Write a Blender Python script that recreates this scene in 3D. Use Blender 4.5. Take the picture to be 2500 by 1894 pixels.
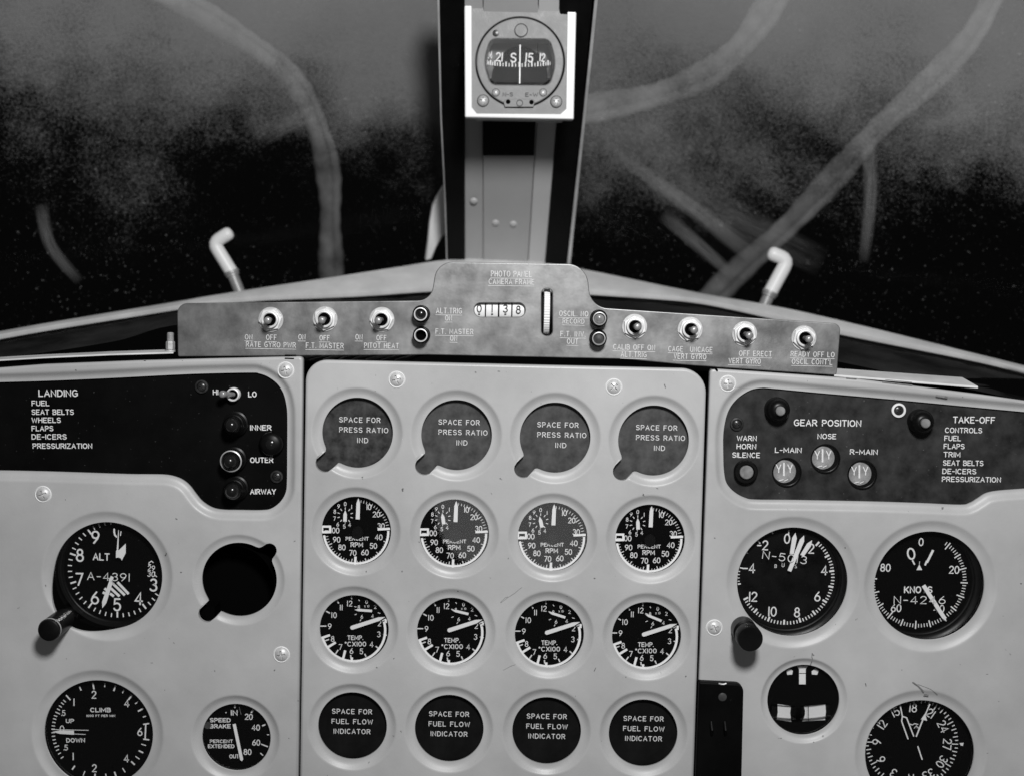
import bpy, bmesh, math, random
from mathutils import Vector, Matrix
from mathutils.geometry import delaunay_2d_cdt
random.seed(7)
R = math.radians
for o in list(bpy.data.objects): bpy.data.objects.remove(o)
scene = bpy.context.scene
col = scene.collection

# ---------------------------------------------------------------- camera
F_PX, CX, CY = 3200.0, 1250.0, 947.0          # focal length and centre, in pixels of the 2500 px photograph
CAM = Vector((0, -0.96, 0.0755))
PITCH, ROLL = R(-4.5), R(1.4)
FWD = Vector((0, math.cos(PITCH), math.sin(PITCH)))
UP0 = Vector((0, -math.sin(PITCH), math.cos(PITCH)))
X0 = Vector((1, 0, 0))
CR = X0 * math.cos(ROLL) + UP0 * math.sin(ROLL)
CU = UP0 * math.cos(ROLL) - X0 * math.sin(ROLL)
cd = bpy.data.cameras.new('camera'); cam = bpy.data.objects.new('camera', cd); col.objects.link(cam)
cam.matrix_world = Matrix(((CR.x, CU.x, -FWD.x, CAM.x), (CR.y, CU.y, -FWD.y, CAM.y), (CR.z, CU.z, -FWD.z, CAM.z), (0, 0, 0, 1)))
cd.sensor_width = 36; cd.lens = 36 * F_PX / 2500; cd.clip_start = 0.02; cd.clip_end = 60
cd.dof.use_dof = True; cd.dof.focus_distance = 0.95; cd.dof.aperture_fstop = 5.0
scene.camera = cam

# ---------------------------------------------------------------- light
w = bpy.data.worlds.new('World'); scene.world = w; w.use_nodes = True
bg = w.node_tree.nodes['Background']; bg.inputs[0].default_value = (1, 1, 1, 1); bg.inputs[1].default_value = 0.06
def lamp(name, loc, target, size, power, shape='DISK'):
    l = bpy.data.lights.new(name, 'AREA'); l.shape = shape; l.size = size; l.energy = power
    o = bpy.data.objects.new(name, l); col.objects.link(o); o.location = loc
    o.rotation_euler = (Vector(target) - Vector(loc)).to_track_quat('-Z', 'Y').to_euler()
    return o
lamp('photo_lamp', (0.11, -0.92, 0.50), (0.02, 0, 0.02), 0.17, 12.5)
soft = lamp('added_sheen_lamp', (0.02, -1.32, -0.32), (0.03, 0, -0.11), 0.30, 0.30, 'ELLIPSE'); soft.data.size_y = 0.24  # unseen lamp, added only to put a grey sheen on the gauge glass
scene.view_settings.view_transform = 'Standard'; scene.view_settings.look = 'None'
scene.view_settings.exposure = 0; scene.view_settings.gamma = 1
scene.view_settings.use_curve_mapping = False

# ---------------------------------------------------------------- helpers: photograph pixels to points on real planes
def ray(x, y): return FWD + CR * ((x - CX) / F_PX) - CU * ((y - CY) / F_PX)
def at(x, y, Y):
    d = ray(x, y); return CAM + d * ((Y - CAM.y) / d.y)
def on(x, y, p0, n):
    d = ray(x, y); return CAM + d * ((p0 - CAM).dot(n) / d.dot(n))
CROP = {'A': (80, 60, .36166), 'B': (880, 60, .36166), 'C': (1600, 60, .37071), 'D': (80, 560, .31646), 'E': (700, 560, .31646),
        'F': (1300, 560, .31646), 'G': (1720, 760, .31646), 'H': (80, 860, .31646), 'I': (80, 1240, .19093), 'J': (80, 1540, .30741),
        'L': (740, 1180, .22604), 'M': (1220, 1180, .22604), 'N': (740, 1420, .22604), 'O': (1220, 1420, .22604),
        'Q': (1700, 1260, .3255), 'R': (1660, 1560, .34358), 'Z': (0, 0, 1.1302)}
def px(t, x, y):
    a, b, s = CROP[t]; return (a + x * s, b + y * s)
def P(t, x, y, Y): return at(*px(t, x, y), Y)
def m_per_px(Y): return (Y - CAM.y) / F_PX

# ---------------------------------------------------------------- helpers: materials
def mat(name, base, rough=.5, metal=0.0, noise=0.0, nscale=30, bump=0.0, bscale=400, spec=.5, specks=0.0, stretch=None, chips=0.0):
    m = bpy.data.materials.new(name); m.use_nodes = True
    nt = m.node_tree; b = nt.nodes['Principled BSDF']; L = nt.links.new
    b.inputs['Base Color'].default_value = (base, base, base, 1)
    b.inputs['Roughness'].default_value = rough; b.inputs['Metallic'].default_value = metal
    b.inputs['Specular IOR Level'].default_value = spec
    if noise or bump or specks:
        tc = nt.nodes.new('ShaderNodeTexCoord'); vec = tc.outputs['Object']
        if stretch:
            mp = nt.nodes.new('ShaderNodeMapping'); mp.inputs['Scale'].default_value = stretch; L(vec, mp.inputs[0]); vec = mp.outputs[0]
        val = None
        if noise:
            n = nt.nodes.new('ShaderNodeTexNoise'); n.inputs['Scale'].default_value = nscale; n.inputs['Detail'].default_value = 7; n.inputs['Roughness'].default_value = .62
            L(vec, n.inputs['Vector'])
            mr = nt.nodes.new('ShaderNodeMapRange'); mr.inputs['From Min'].default_value = .3; mr.inputs['From Max'].default_value = .7
            mr.inputs['To Min'].default_value = base * (1 - noise); mr.inputs['To Max'].default_value = base * (1 + noise)
            L(n.outputs['Fac'], mr.inputs['Value']); val = mr.outputs[0]
            r2 = nt.nodes.new('ShaderNodeMapRange'); r2.inputs['From Min'].default_value = .3; r2.inputs['From Max'].default_value = .7
            r2.inputs['To Min'].default_value = max(.05, rough - .08); r2.inputs['To Max'].default_value = min(1, rough + .08)
            L(n.outputs['Fac'], r2.inputs['Value']); L(r2.outputs[0], b.inputs['Roughness'])
        if specks:
            n2 = nt.nodes.new('ShaderNodeTexNoise'); n2.inputs['Scale'].default_value = 420; n2.inputs['Detail'].default_value = 2
            L(vec, n2.inputs['Vector'])
            m2 = nt.nodes.new('ShaderNodeMapRange'); m2.inputs['From Min'].default_value = .73; m2.inputs['From Max'].default_value = .80
            m2.inputs['To Min'].default_value = 0; m2.inputs['To Max'].default_value = specks; L(n2.outputs['Fac'], m2.inputs['Value'])
            ad = nt.nodes.new('ShaderNodeMath'); ad.operation = 'ADD'; L(m2.outputs[0], ad.inputs[0])
            if val: L(val, ad.inputs[1])
            else: ad.inputs[1].default_value = base
            val = ad.outputs[0]
        if chips:
            n4 = nt.nodes.new('ShaderNodeTexNoise'); n4.inputs['Scale'].default_value = 170; n4.inputs['Detail'].default_value = 3; L(vec, n4.inputs['Vector'])
            m4 = nt.nodes.new('ShaderNodeMapRange'); m4.inputs['From Min'].default_value = .735; m4.inputs['From Max'].default_value = .76
            m4.inputs['To Min'].default_value = 1; m4.inputs['To Max'].default_value = 1 - chips; L(n4.outputs['Fac'], m4.inputs['Value'])
            mm = nt.nodes.new('ShaderNodeMath'); mm.operation = 'MULTIPLY'; L(m4.outputs[0], mm.inputs[0]); L(val, mm.inputs[1]); val = mm.outputs[0]
        if val:
            cc = nt.nodes.new('ShaderNodeCombineColor'); [L(val, cc.inputs[i]) for i in range(3)]; L(cc.outputs[0], b.inputs['Base Color'])
        if bump:
            n3 = nt.nodes.new('ShaderNodeTexNoise'); n3.inputs['Scale'].default_value = bscale; n3.inputs['Detail'].default_value = 3; L(vec, n3.inputs['Vector'])
            bp = nt.nodes.new('ShaderNodeBump'); bp.inputs['Strength'].default_value = bump; bp.inputs['Distance'].default_value = .0006
            if chips:      # hand-formed sheet: slow waves under the fine paint texture
                n5 = nt.nodes.new('ShaderNodeTexNoise'); n5.inputs['Scale'].default_value = 14; n5.inputs['Detail'].default_value = 1; L(vec, n5.inputs['Vector'])
                b5 = nt.nodes.new('ShaderNodeBump'); b5.inputs['Strength'].default_value = .5; b5.inputs['Distance'].default_value = .0022; L(n5.outputs['Fac'], b5.inputs['Height']); L(b5.outputs[0], bp.inputs['Normal'])
            L(n3.outputs['Fac'], bp.inputs['Height']); L(bp.outputs[0], b.inputs['Normal'])
    return m
def glass_mat(name, refl=1.0, rough=.02):
    m = bpy.data.materials.new(name); m.use_nodes = True; nt = m.node_tree; nt.nodes.clear(); L = nt.links.new
    out = nt.nodes.new('ShaderNodeOutputMaterial'); mx = nt.nodes.new('ShaderNodeMixShader')
    t = nt.nodes.new('ShaderNodeBsdfTransparent'); t.inputs[0].default_value = (.97, .97, .97, 1)
    g = nt.nodes.new('ShaderNodeBsdfGlossy'); g.inputs['Roughness'].default_value = rough
    f = nt.nodes.new('ShaderNodeFresnel'); f.inputs[0].default_value = 1.5
    mu = nt.nodes.new('ShaderNodeMath'); mu.operation = 'MULTIPLY'; mu.inputs[1].default_value = refl
    L(f.outputs[0], mu.inputs[0]); L(mu.outputs[0], mx.inputs[0]); L(t.outputs[0], mx.inputs[1]); L(g.outputs[0], mx.inputs[2]); L(mx.outputs[0], out.inputs[0])
    return m
def windscreen_mat(name):
    m = glass_mat(name, .03, .05); nt = m.node_tree; L = nt.links.new
    out = [n for n in nt.nodes if n.type == 'OUTPUT_MATERIAL'][0]; base = [n for n in nt.nodes if n.type == 'MIX_SHADER'][0]
    tc = nt.nodes.new('ShaderNodeTexCoord')
    def noise(s, d=6, r=.6, vec=None):
        n = nt.nodes.new('ShaderNodeTexNoise'); n.inputs['Scale'].default_value = s; n.inputs['Detail'].default_value = d; n.inputs['Roughness'].default_value = r
        L(vec or tc.outputs['Object'], n.inputs['Vector']); return n.outputs['Fac']
    def rng(v, a, b, c, d):
        n = nt.nodes.new('ShaderNodeMapRange'); n.inputs[1].default_value = a; n.inputs[2].default_value = b; n.inputs[3].default_value = c; n.inputs[4].default_value = d
        L(v, n.inputs[0]); return n.outputs[0]
    def op(k, a, b):
        n = nt.nodes.new('ShaderNodeMath'); n.operation = k
        for i, v in enumerate((a, b)):
            if isinstance(v, (int, float)): n.inputs[i].default_value = v
            else: L(v, n.inputs[i])
        return n.outputs[0]
    sp = nt.nodes.new('ShaderNodeSeparateXYZ'); L(tc.outputs['Object'], sp.inputs[0])
    blot = noise(5, 9, .66); fine = noise(380, 5, .75); big = noise(2.2, 3, .5)
    edge = op('ADD', sp.outputs['Z'], op('MULTIPLY', op('SUBTRACT', blot, .5), .34))
    edge = op('ADD', edge, op('MULTIPLY', op('SUBTRACT', fine, .5), .22))
    film = rng(edge, SHEEN_LO, SHEEN_MID, 0.0, SHEEN_MAX * .72)  # paler toward the top: reflected sheen painted into the film
    film = op('ADD', film, rng(edge, SHEEN_MID, SHEEN_HI, 0.0, SHEEN_MAX * .38))
    film = op('MULTIPLY', film, rng(big, .3, .7, .85, 1.15))
    clump = rng(blot, .42, .66, .03, 1)
    spk = op('MULTIPLY', rng(noise(300, 2, .5), .69, .77, 0, .20), clump)
    spk = op('ADD', spk, op('MULTIPLY', rng(noise(150, 3, .6), .70, .76, 0, .16), clump))
    fac = op('ADD', film, spk)
    d = nt.nodes.new('ShaderNodeBsdfDiffuse'); d.inputs[0].default_value = (.7, .7, .7, 1)
    mx = nt.nodes.new('ShaderNodeMixShader'); L(fac, mx.inputs[0]); L(base.outputs[0], mx.inputs[1]); L(d.outputs[0], mx.inputs[2]); L(mx.outputs[0], out.inputs[0])
    return m
SHEEN_LO, SHEEN_MID, SHEEN_HI, SHEEN_MAX = -.01, .085, .27, .185  # height range and strength of the painted reflection sheen
def streak_mat(name, amt, nscale=(4, 60, 1)):
    m = bpy.data.materials.new(name); m.use_nodes = True; nt = m.node_tree; nt.nodes.clear(); L = nt.links.new
    out = nt.nodes.new('ShaderNodeOutputMaterial'); mx = nt.nodes.new('ShaderNodeMixShader')
    t = nt.nodes.new('ShaderNodeBsdfTransparent'); d = nt.nodes.new('ShaderNodeBsdfDiffuse'); d.inputs[0].default_value = (.7, .7, .7, 1)
    uv = nt.nodes.new('ShaderNodeTexCoord'); sp = nt.nodes.new('ShaderNodeSeparateXYZ'); L(uv.outputs['UV'], sp.inputs[0])
    def op(k, a, b=0.0):
        n = nt.nodes.new('ShaderNodeMath'); n.operation = k; n.use_clamp = True
        for i, v in enumerate((a, b)):
            if isinstance(v, (int, float)): n.inputs[i].default_value = v
            else: L(v, n.inputs[i])
        return n.outputs[0]
    def bump01(v):      # 0 at both ends, 1 in the middle
        a = op('MULTIPLY', v, 1.0)
        return op('MULTIPLY', op('MULTIPLY', a, op('SUBTRACT', 1.0, a)), 4.0)
    mp = nt.nodes.new('ShaderNodeMapping'); mp.inputs['Scale'].default_value = nscale; L(uv.outputs['UV'], mp.inputs[0])
    n = nt.nodes.new('ShaderNodeTexNoise'); n.inputs['Scale'].default_value = 1.0; n.inputs['Detail'].default_value = 7; n.inputs['Roughness'].default_value = .7
    L(mp.outputs[0], n.inputs['Vector'])
    mr = nt.nodes.new('ShaderNodeMapRange'); mr.inputs[1].default_value = .34; mr.inputs[2].default_value = .68; mr.inputs[3].default_value = .15; mr.inputs[4].default_value = 1
    L(n.outputs['Fac'], mr.inputs[0])
    fac = op('MULTIPLY', op('MULTIPLY', bump01(sp.outputs['Y']), bump01(sp.outputs['X'])), op('MULTIPLY', mr.outputs[0], amt))
    L(fac, mx.inputs[0]); L(t.outputs[0], mx.inputs[1]); L(d.outputs[0], mx.inputs[2]); L(mx.outputs[0], out.inputs[0])
    return m

M = {
 'panel': mat('panel_grey_paint', .45, .42, noise=.15, nscale=8, bump=.10, bscale=900, spec=.5, chips=.7),
 'strip': mat('brushed_aluminium', .25, .40, metal=.72, noise=.30, nscale=40, bump=.06, bscale=500),
 'placard': mat('black_placard', .002, .5, noise=.4, nscale=25, specks=.04, spec=.08),
 'placard_grey': mat('mottled_dark_placard', .024, .5, noise=.7, nscale=60, specks=.08, spec=.22),  # dark grey base with uneven blotchy tone
 'cover': mat('dark_grey_cover', .056, .55, noise=.55, nscale=95, specks=.06, spec=.3),
 'cover_mottled': mat('mottled_grey_cover', .034, .55, noise=.95, nscale=120, specks=.08, spec=.3),
 'cover_dark': mat('charcoal_cover', .005, .55, noise=.6, nscale=45, specks=.04, spec=.12),
 'scratch': mat('worn_paint_mark', .16, .7, noise=.5, nscale=300),
 'white': mat('white_marking', .78, .6),
 'engraved': mat('engraved_white_fill', .68, .7, noise=.12, nscale=300),
 'dimwhite': mat('faded_marking', .35, .7),
 'ink': mat('black_ink', .02, .6),
 'dial': mat('matt_black_dial', .0012, .7, specks=.02, spec=.04),
 'dial_mid': mat('rubbed_black_dial', .004, .7, noise=.9, nscale=60, specks=.02, spec=.05),
 'black': mat('black_plastic', .003, .36, noise=.3, nscale=60, spec=.2),
 'void': mat('flat_black_paint', .0015, .9, spec=.03),
 'rubber': mat('black_rubber_seal', .0025, .6, noise=.4, nscale=40, specks=.04, spec=.12),
 'chrome': mat('nickel_plate', .80, .45, metal=.2, noise=.10, nscale=160),
 'steel': mat('dull_steel', .52, .42, metal=.4, noise=.2, nscale=120),
 'screw': mat('screw_metal', .60, .42, metal=.2, noise=.2, nscale=250),
 'darkscrew': mat('blackened_screw', .05, .3, metal=.6, noise=.5, nscale=200),
 'lever': mat('toggle_lever_metal', .34, .32, metal=.4, noise=.1, nscale=200),
 'lens': mat('dark_lens', .010, .2, spec=.4),
 'lens_grey': mat('grey_lens', .22, .2, noise=.4, nscale=120),
 'sill': mat('pale_paint', .68, .5, noise=.16, nscale=26),
 'whitepaint': mat('white_gloss_paint', .80, .4),
 'rodgrey': mat('bare_rod', .33, .45, metal=.3, noise=.25, nscale=80),
 'dash': mat('dark_dash_cloth', .016, .85, noise=.98, nscale=14, bump=.5, bscale=120, spec=.1, stretch=(1, 1, 2.4)),
 'post': mat('post_grey_paint', .36, .5, noise=.06, nscale=14),
 'post_lit': mat('post_lit_grey_paint', .47, .5, noise=.05, nscale=14),  # same grey made paler, painting in the light on the flange facing the lamp
 'trim': mat('bare_trim', .55, .4, metal=.3, noise=.2, nscale=40),
 'plate': mat('compass_grey_paint', .19, .5, noise=.16, nscale=120, bump=.25, bscale=700),
 'drum': mat('ivory_drum', .80, .45),
 'face': mat('indicator_face', .27, .5, noise=.6, nscale=90),
 'reflection_tube': mat('grey_reflection_tube', .15, .85, noise=.6, nscale=26, spec=.08),
 'hangar': mat('dark_hangar_wall', .006, .9, noise=.5, nscale=2),
 'wire': mat('wire_jacket', .30, .5, noise=.5, nscale=60),
 'glass': glass_mat('gauge_glass', 1.0, .02),
 'windscreen': windscreen_mat('dust_and_sheen_windscreen_glass'),
 'streak': streak_mat('reflection_streak', .26, (3, 18, 1)), 'streak_soft': streak_mat('soft_reflection_streak', .11, (3, 7, 1)),
}

# ---------------------------------------------------------------- helpers: objects
def tag(o, label=None, cat=None, group=None, kind=None):
    if label: o['label'] = label
    if cat: o['category'] = cat
    if group: o['group'] = group
    if kind: o['kind'] = kind
    return o
def thing(name, loc, label, cat, group=None):
    o = bpy.data.objects.new(name, None); o.empty_display_size = .01; col.objects.link(o); o.location = loc
    return tag(o, label, cat, group)
def wloc(o):
    v = Vector(o.location)
    while o.parent: o = o.parent; v += Vector(o.location)
    return v
def children(o): return [c for c in col.objects if c.parent == o]
def copy_tree(o, loc, label, parent=None):
    c = o.copy(); col.objects.link(c)
    if parent is None: c.location = loc; c['label'] = label
    else: c.parent = parent
    for ch in children(o): copy_tree(ch, None, None, c)
    return c
class MB:
    def __init__(s): s.v = []; s.f = []; s.uv = {}
    def add(s, vs, fs):
        k = len(s.v); s.v += [Vector(v) for v in vs]; s.f += [tuple(i + k for i in f) for f in fs]; return k
    def rings(s, rs, closed=True, cap0=False, cap1=False):
        n = len(rs[0]); k = s.add([p for r in rs for p in r], [])
        for a in range(len(rs) - 1):
            for i in range(n if closed else n - 1):
                j = (i + 1) % n; s.f.append((k + a * n + i, k + a * n + j, k + (a + 1) * n + j, k + (a + 1) * n + i))
        if cap0: s.f.append(tuple(range(k + n - 1, k - 1, -1)))
        if cap1: s.f.append(tuple(range(k + (len(rs) - 1) * n, k + len(rs) * n)))
    def lathe(s, O, prof, n=40, N=(0, -1, 0), cap0=False, cap1=True):
        N = Vector(N).normalized(); U = Vector((1, 0, 0)); U = (U - N * U.dot(N)).normalized() if abs(U.dot(N)) < .95 else Vector((0, 0, 1))
        V = N.cross(U).normalized(); U = V.cross(N)
        rs = [[Vector(O) + N * h + U * (r * math.cos(2 * math.pi * i / n)) + V * (r * math.sin(2 * math.pi * i / n)) for i in range(n)] for r, h in prof]
        s.rings(rs, True, cap0, cap1)
    def tube(s, path, r, n=14, cap=True):
        rs = []; up = None
        for i, p in enumerate(path):
            a = path[max(0, i - 1)]; b = path[min(len(path) - 1, i + 1)]; t = (Vector(b) - Vector(a)).normalized()
            if up is None: up = t.orthogonal().normalized()
            up = (up - t * up.dot(t)).normalized(); w = t.cross(up)
            rr = r[i] if isinstance(r, (list, tuple)) else r
            rs.append([Vector(p) + up * (rr * math.cos(2 * math.pi * k / n)) + w * (rr * math.sin(2 * math.pi * k / n)) for k in range(n)])
        s.rings(rs, True, cap, cap)
    def slab(s, poly, off):          # extruded polygon: poly (front) swept by vector off
        n = len(poly); k = s.add(list(poly) + [Vector(p) + Vector(off) for p in poly], [])
        s.f.append(tuple(range(k, k + n))); s.f.append(tuple(range(k + 2 * n - 1, k + n - 1, -1)))
        for i in range(n): j = (i + 1) % n; s.f.append((k + i, k + n + i, k + n + j, k + j))
    def box(s, c, sx, sy, sz):
        c = Vector(c); s.slab([c + Vector((a * sx / 2, -sy / 2, b * sz / 2)) for a, b in ((-1, -1), (1, -1), (1, 1), (-1, 1))], (0, sy, 0))
    def build(s, name, m, parent=None, smooth=True, angle=38, bevel=0, label=None, origin=None):
        me = bpy.data.meshes.new(name)
        if parent is not None: o0 = wloc(parent)
        elif origin is not None: o0 = Vector(origin)
        else:
            lo = Vector([min(v[i] for v in s.v) for i in range(3)]); hi = Vector([max(v[i] for v in s.v) for i in range(3)]); o0 = (lo + hi) / 2
        me.from_pydata([v - o0 for v in s.v], [], s.f)
        bm = bmesh.new(); bm.from_mesh(me); bmesh.ops.recalc_face_normals(bm, faces=bm.faces); bm.to_mesh(me); bm.free()
        if s.uv:
            ul = me.uv_layers.new(name='UVMap')
            for lp in me.loops: ul.data[lp.index].uv = s.uv.get(lp.vertex_index, (0, 0))
        me.materials.append(m)
        if smooth: me.shade_smooth(); me.set_sharp_from_angle(angle=R(angle))
        o = bpy.data.objects.new(name, me); col.objects.link(o)
        if parent is not None: o.parent = parent
        else: o.location = o0
        if bevel:
            b = o.modifiers.new('bevel', 'BEVEL'); b.width = bevel; b.segments = 2; b.limit_method = 'ANGLE'; b.angle_limit = R(40)
        if label: o['label'] = label
        return o

# ---------------------------------------------------------------- helpers: stroke lettering
def arc(cx, cy, rx, ry, a0, a1, n=12):
    return [(cx + rx * math.cos(R(a0 + (a1 - a0) * i / n)), cy + ry * math.sin(R(a0 + (a1 - a0) * i / n))) for i in range(n + 1)]
def ell(cx, cy, rx, ry, n=22): return arc(cx, cy, rx, ry, 0, 360, n)
GL = {
 'A': (.66, [[(0, 0), (.33, 1), (.66, 0)], [(.12, .34), (.54, .34)]]),
 'B': (.60, [[(0, 0), (0, 1)] + arc(.33, .765, .22, .235, 90, -90) + [(0, .53)], arc(.33, .265, .26, .265, 90, -90) + [(0, 0)]]),
 'C': (.64, [arc(.34, .5, .34, .5, 48, 312, 18)]),
 'D': (.62, [[(0, 0), (0, 1)] + arc(.24, .5, .38, .5, 90, -90) + [(0, 0)]]),
 'E': (.54, [[(.54, 1), (0, 1), (0, 0), (.54, 0)], [(0, .52), (.44, .52)]]),
 'F': (.52, [[(.52, 1), (0, 1), (0, 0)], [(0, .52), (.42, .52)]]),
 'G': (.66, [arc(.34, .5, .34, .5, 48, 318, 18) + [(.64, .16), (.66, .46), (.38, .46)]]),
 'H': (.60, [[(0, 0), (0, 1)], [(.6, 0), (.6, 1)], [(0, .52), (.6, .52)]]),
 'I': (.0, [[(0, 0), (0, 1)]]), '1': (.06, [[(.03, 0), (.03, 1)]]),
 'J': (.46, [[(.46, 1), (.46, .26)] + arc(.23, .26, .23, .26, 0, -170)]),
 'K': (.60, [[(0, 0), (0, 1)], [(.58, 1), (0, .38)], [(.2, .58), (.6, 0)]]),
 'L': (.50, [[(0, 1), (0, 0), (.5, 0)]]),
 'M': (.74, [[(0, 0), (0, 1), (.37, .25), (.74, 1), (.74, 0)]]),
 'N': (.60, [[(0, 0), (0, 1), (.6, 0), (.6, 1)]]),
 'O': (.70, [ell(.35, .5, .35, .5)]), 'Q': (.70, [ell(.35, .5, .35, .5), [(.42, .25), (.68, -.02)]]),
 'P': (.56, [[(0, 0), (0, 1)] + arc(.30, .735, .26, .265, 90, -90) + [(0, .47)]]),
 'R': (.60, [[(0, 0), (0, 1)] + arc(.32, .745, .25, .255, 90, -90) + [(0, .49)], [(.32, .49), (.6, 0)]]),
 'S': (.58, [arc(.29, .755, .27, .245, 28, 270, 12) + arc(.29, .255, .29, .255, 90, -152, 12)[1:]]),
 'T': (.58, [[(0, 1), (.58, 1)], [(.29, 1), (.29, 0)]]),
 'U': (.60, [[(0, 1), (0, .3)] + arc(.3, .3, .3, .3, 180, 360) + [(.6, 1)]]),
 'V': (.64, [[(0, 1), (.32, 0), (.64, 1)]]),
 'W': (.90, [[(0, 1), (.22, 0), (.45, .85), (.68, 0), (.9, 1)]]),
 'X': (.60, [[(0, 0), (.6, 1)], [(0, 1), (.6, 0)]]),
 'Y': (.62, [[(0, 1), (.31, .5), (.62, 1)], [(.31, .5), (.31, 0)]]),
 'Z': (.58, [[(0, 1), (.58, 1), (0, 0), (.58, 0)]]),
 '0': (.56, [ell(.28, .5, .28, .5)]),
 '2': (.54, [arc(.27, .73, .26, .27, 165, -38, 12) + [(0, 0), (.54, 0)]]),
 '3': (.54, [arc(.26, .765, .24, .235, 150, -90, 10) + arc(.26, .265, .28, .265, 90, -150, 11)[1:]]),
 '4': (.60, [[(.43, 0), (.43, 1), (0, .28), (.6, .28)]]),
 '5': (.54, [[(.5, 1), (.09, 1), (.04, .56)] + arc(.26, .32, .28, .32, 122, -150, 12)]),
 '6': (.56, [ell(.28, .29, .28, .29), [(.025, .38), (.10, .60), (.42, 1)]]),
 '7': (.54, [[(0, 1), (.54, 1), (.18, 0)]]),
 '8': (.54, [ell(.27, .765, .21, .235), ell(.27, .27, .27, .27)]),
 '9': (.56, [ell(.28, .71, .28, .29), [(.535, .62), (.46, .40), (.14, 0)]]),
 '.': (.08, [[(.04, .0), (.04, .05)]]), '-': (.36, [[(0, .46), (.36, .46)]]), "'": (.06, [[(.03, 1), (.03, .78)]]),
 '°': (.24, [ell(.12, .86, .11, .13, 12)]), '/': (.5, [[(0, 0), (.5, 1)]]),
}
class Draw:
    """flat markings laid on the plane y = Y, placed through photograph crops"""
    def __init__(s, t, Y, lift=.0002): s.t = t; s.Y = Y; s.y = Y - lift; s.n = 0; s.mb = MB()
    def P(s, x, y):
        p = P(s.t, x, y, s.Y); return Vector((p.x, p.z))
    def k(s): return CROP[s.t][2] * m_per_px(s.Y)
    def nxt(s): s.n += 1; return s.y - .000022 * (s.n % 9)
    def face(s, pts):
        y = s.nxt(); s.mb.add([(p[0], y, p[1]) for p in pts], [tuple(range(len(pts)))])
    def stroke(s, pts, w):
        pts = [Vector(p) for p in pts]; y = s.nxt(); n = len(pts); closed = (pts[0] - pts[-1]).length < 1e-7 and n > 3
        if closed: pts = pts[:-1]; n -= 1
        Lf, Rt = [], []
        for i in range(n):
            a = pts[i - 1] if (i or closed) else None; b = pts[(i + 1) % n] if (i < n - 1 or closed) else None
            d1 = (pts[i] - a).normalized() if a is not None and (pts[i] - a).length > 1e-9 else None
            d2 = (b - pts[i]).normalized() if b is not None and (b - pts[i]).length > 1e-9 else None
            d1 = d1 or d2; d2 = d2 or d1
            n1 = Vector((-d1.y, d1.x)); n2 = Vector((-d2.y, d2.x)); m = n1 + n2
            if m.length < .2: m = n1.copy()
            m.normalize(); q = min(1.6, 1 / max(.3, m.dot(n1)))
            Lf.append(pts[i] + m * (w / 2 * q)); Rt.append(pts[i] - m * (w / 2 * q))
        k = s.mb.add([(p.x, y, p.y) for p in Lf + Rt], [])
        for i in range(n if closed else n - 1):
            j = (i + 1) % n; s.mb.f.append((k + i, k + j, k + n + j, k + n + i))
        if not closed:
            for e, (p, q) in enumerate(((pts[0], pts[1]), (pts[-1], pts[-2]))):
                d = (p - q).normalized(); nn = Vector((-d.y, d.x))
                ar = [p + (nn * math.cos(t * math.pi / 4) + d * math.sin(t * math.pi / 4)) * (w / 2) for t in range(5)]
                s.mb.add([(v.x, y, v.y) for v in ar], [(0, 1, 2, 3, 4)])
    def bar(s, a, b, w, w2=None, tip=0):
        """bar from a to b (crop px), w px wide; tip px of pointed end at b"""
        a, b = s.P(*a), s.P(*b); w *= s.k(); w2 = w if w2 is None else w2 * s.k(); d = (b - a).normalized(); n = Vector((-d.y, d.x)); c = b - d * (tip * s.k())
        pts = [a + n * w / 2, c + n * w2 / 2, b, c - n * w2 / 2, a - n * w / 2] if tip else [a + n * w / 2, b + n * w2 / 2, b - n * w2 / 2, a - n * w / 2]
        s.face(pts)
    def poly(s, pts): s.face([s.P(*p) for p in pts])
    def line(s, pts, w): s.stroke([s.P(*p) for p in pts], w * s.k())
    def glyphs(s, txt, gap):
        x = 0; out = []
        for c in txt:
            if c == ' ': x += .42 + gap * .5; continue
            wd, st = GL[c]; out.append((x, st)); x += wd + gap
        return out, x - gap
    def text(s, txt, c, h, ang=0, w=.15, gap=.26, sx=1.0):
        """centred on crop px c, cap height h px, ang clockwise degrees"""
        g, tot = s.glyphs(txt, gap); c = s.P(*c); h *= s.k(); ca, sa = math.cos(R(-ang)), math.sin(R(-ang))
        for x, st in g:
            for pl in st:
                q = [((x + p[0] - tot / 2) * h * sx, (p[1] - .5) * h) for p in pl]
                s.stroke([(c.x + ca * u - sa * v, c.y + sa * u + ca * v) for u, v in q], w * h)
    def fit(s, txt, x0, x1, y0, h, y1=None, w=.15, gap=.26, ul=0):
        """baseline from (x0,y0) to (x1,y1), cap height h px; ul px below an underline"""
        y1 = y0 if y1 is None else y1; a, b = s.P(x0, y0), s.P(x1, y1); g, tot = s.glyphs(txt, gap); d = (b - a); Ld = d.length; d.normalize(); n = Vector((-d.y, d.x))
        h *= s.k(); ww = w * h; sx = (Ld - ww) / max(tot, .01); a = a + d * (ww / 2)
        for x, st in g:
            for pl in st: s.stroke([a + d * ((x + p[0]) * sx) + n * (p[1] * (h - ww) + ww / 2) for p in pl], ww)
        if ul: s.stroke([a - d * ww - n * (ul * s.k()), b - n * (ul * s.k())], ww * .75)
    def tick(s, c, ang, r0, r1, w):
        c = s.P(*c); d = Vector((math.sin(R(ang)), math.cos(R(ang)))); n = Vector((-d.y, d.x)); k = s.k()
        s.face([c + d * r0 * k + n * w * k / 2, c + d * r1 * k + n * w * k / 2, c + d * r1 * k - n * w * k / 2, c + d * r0 * k - n * w * k / 2])
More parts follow.
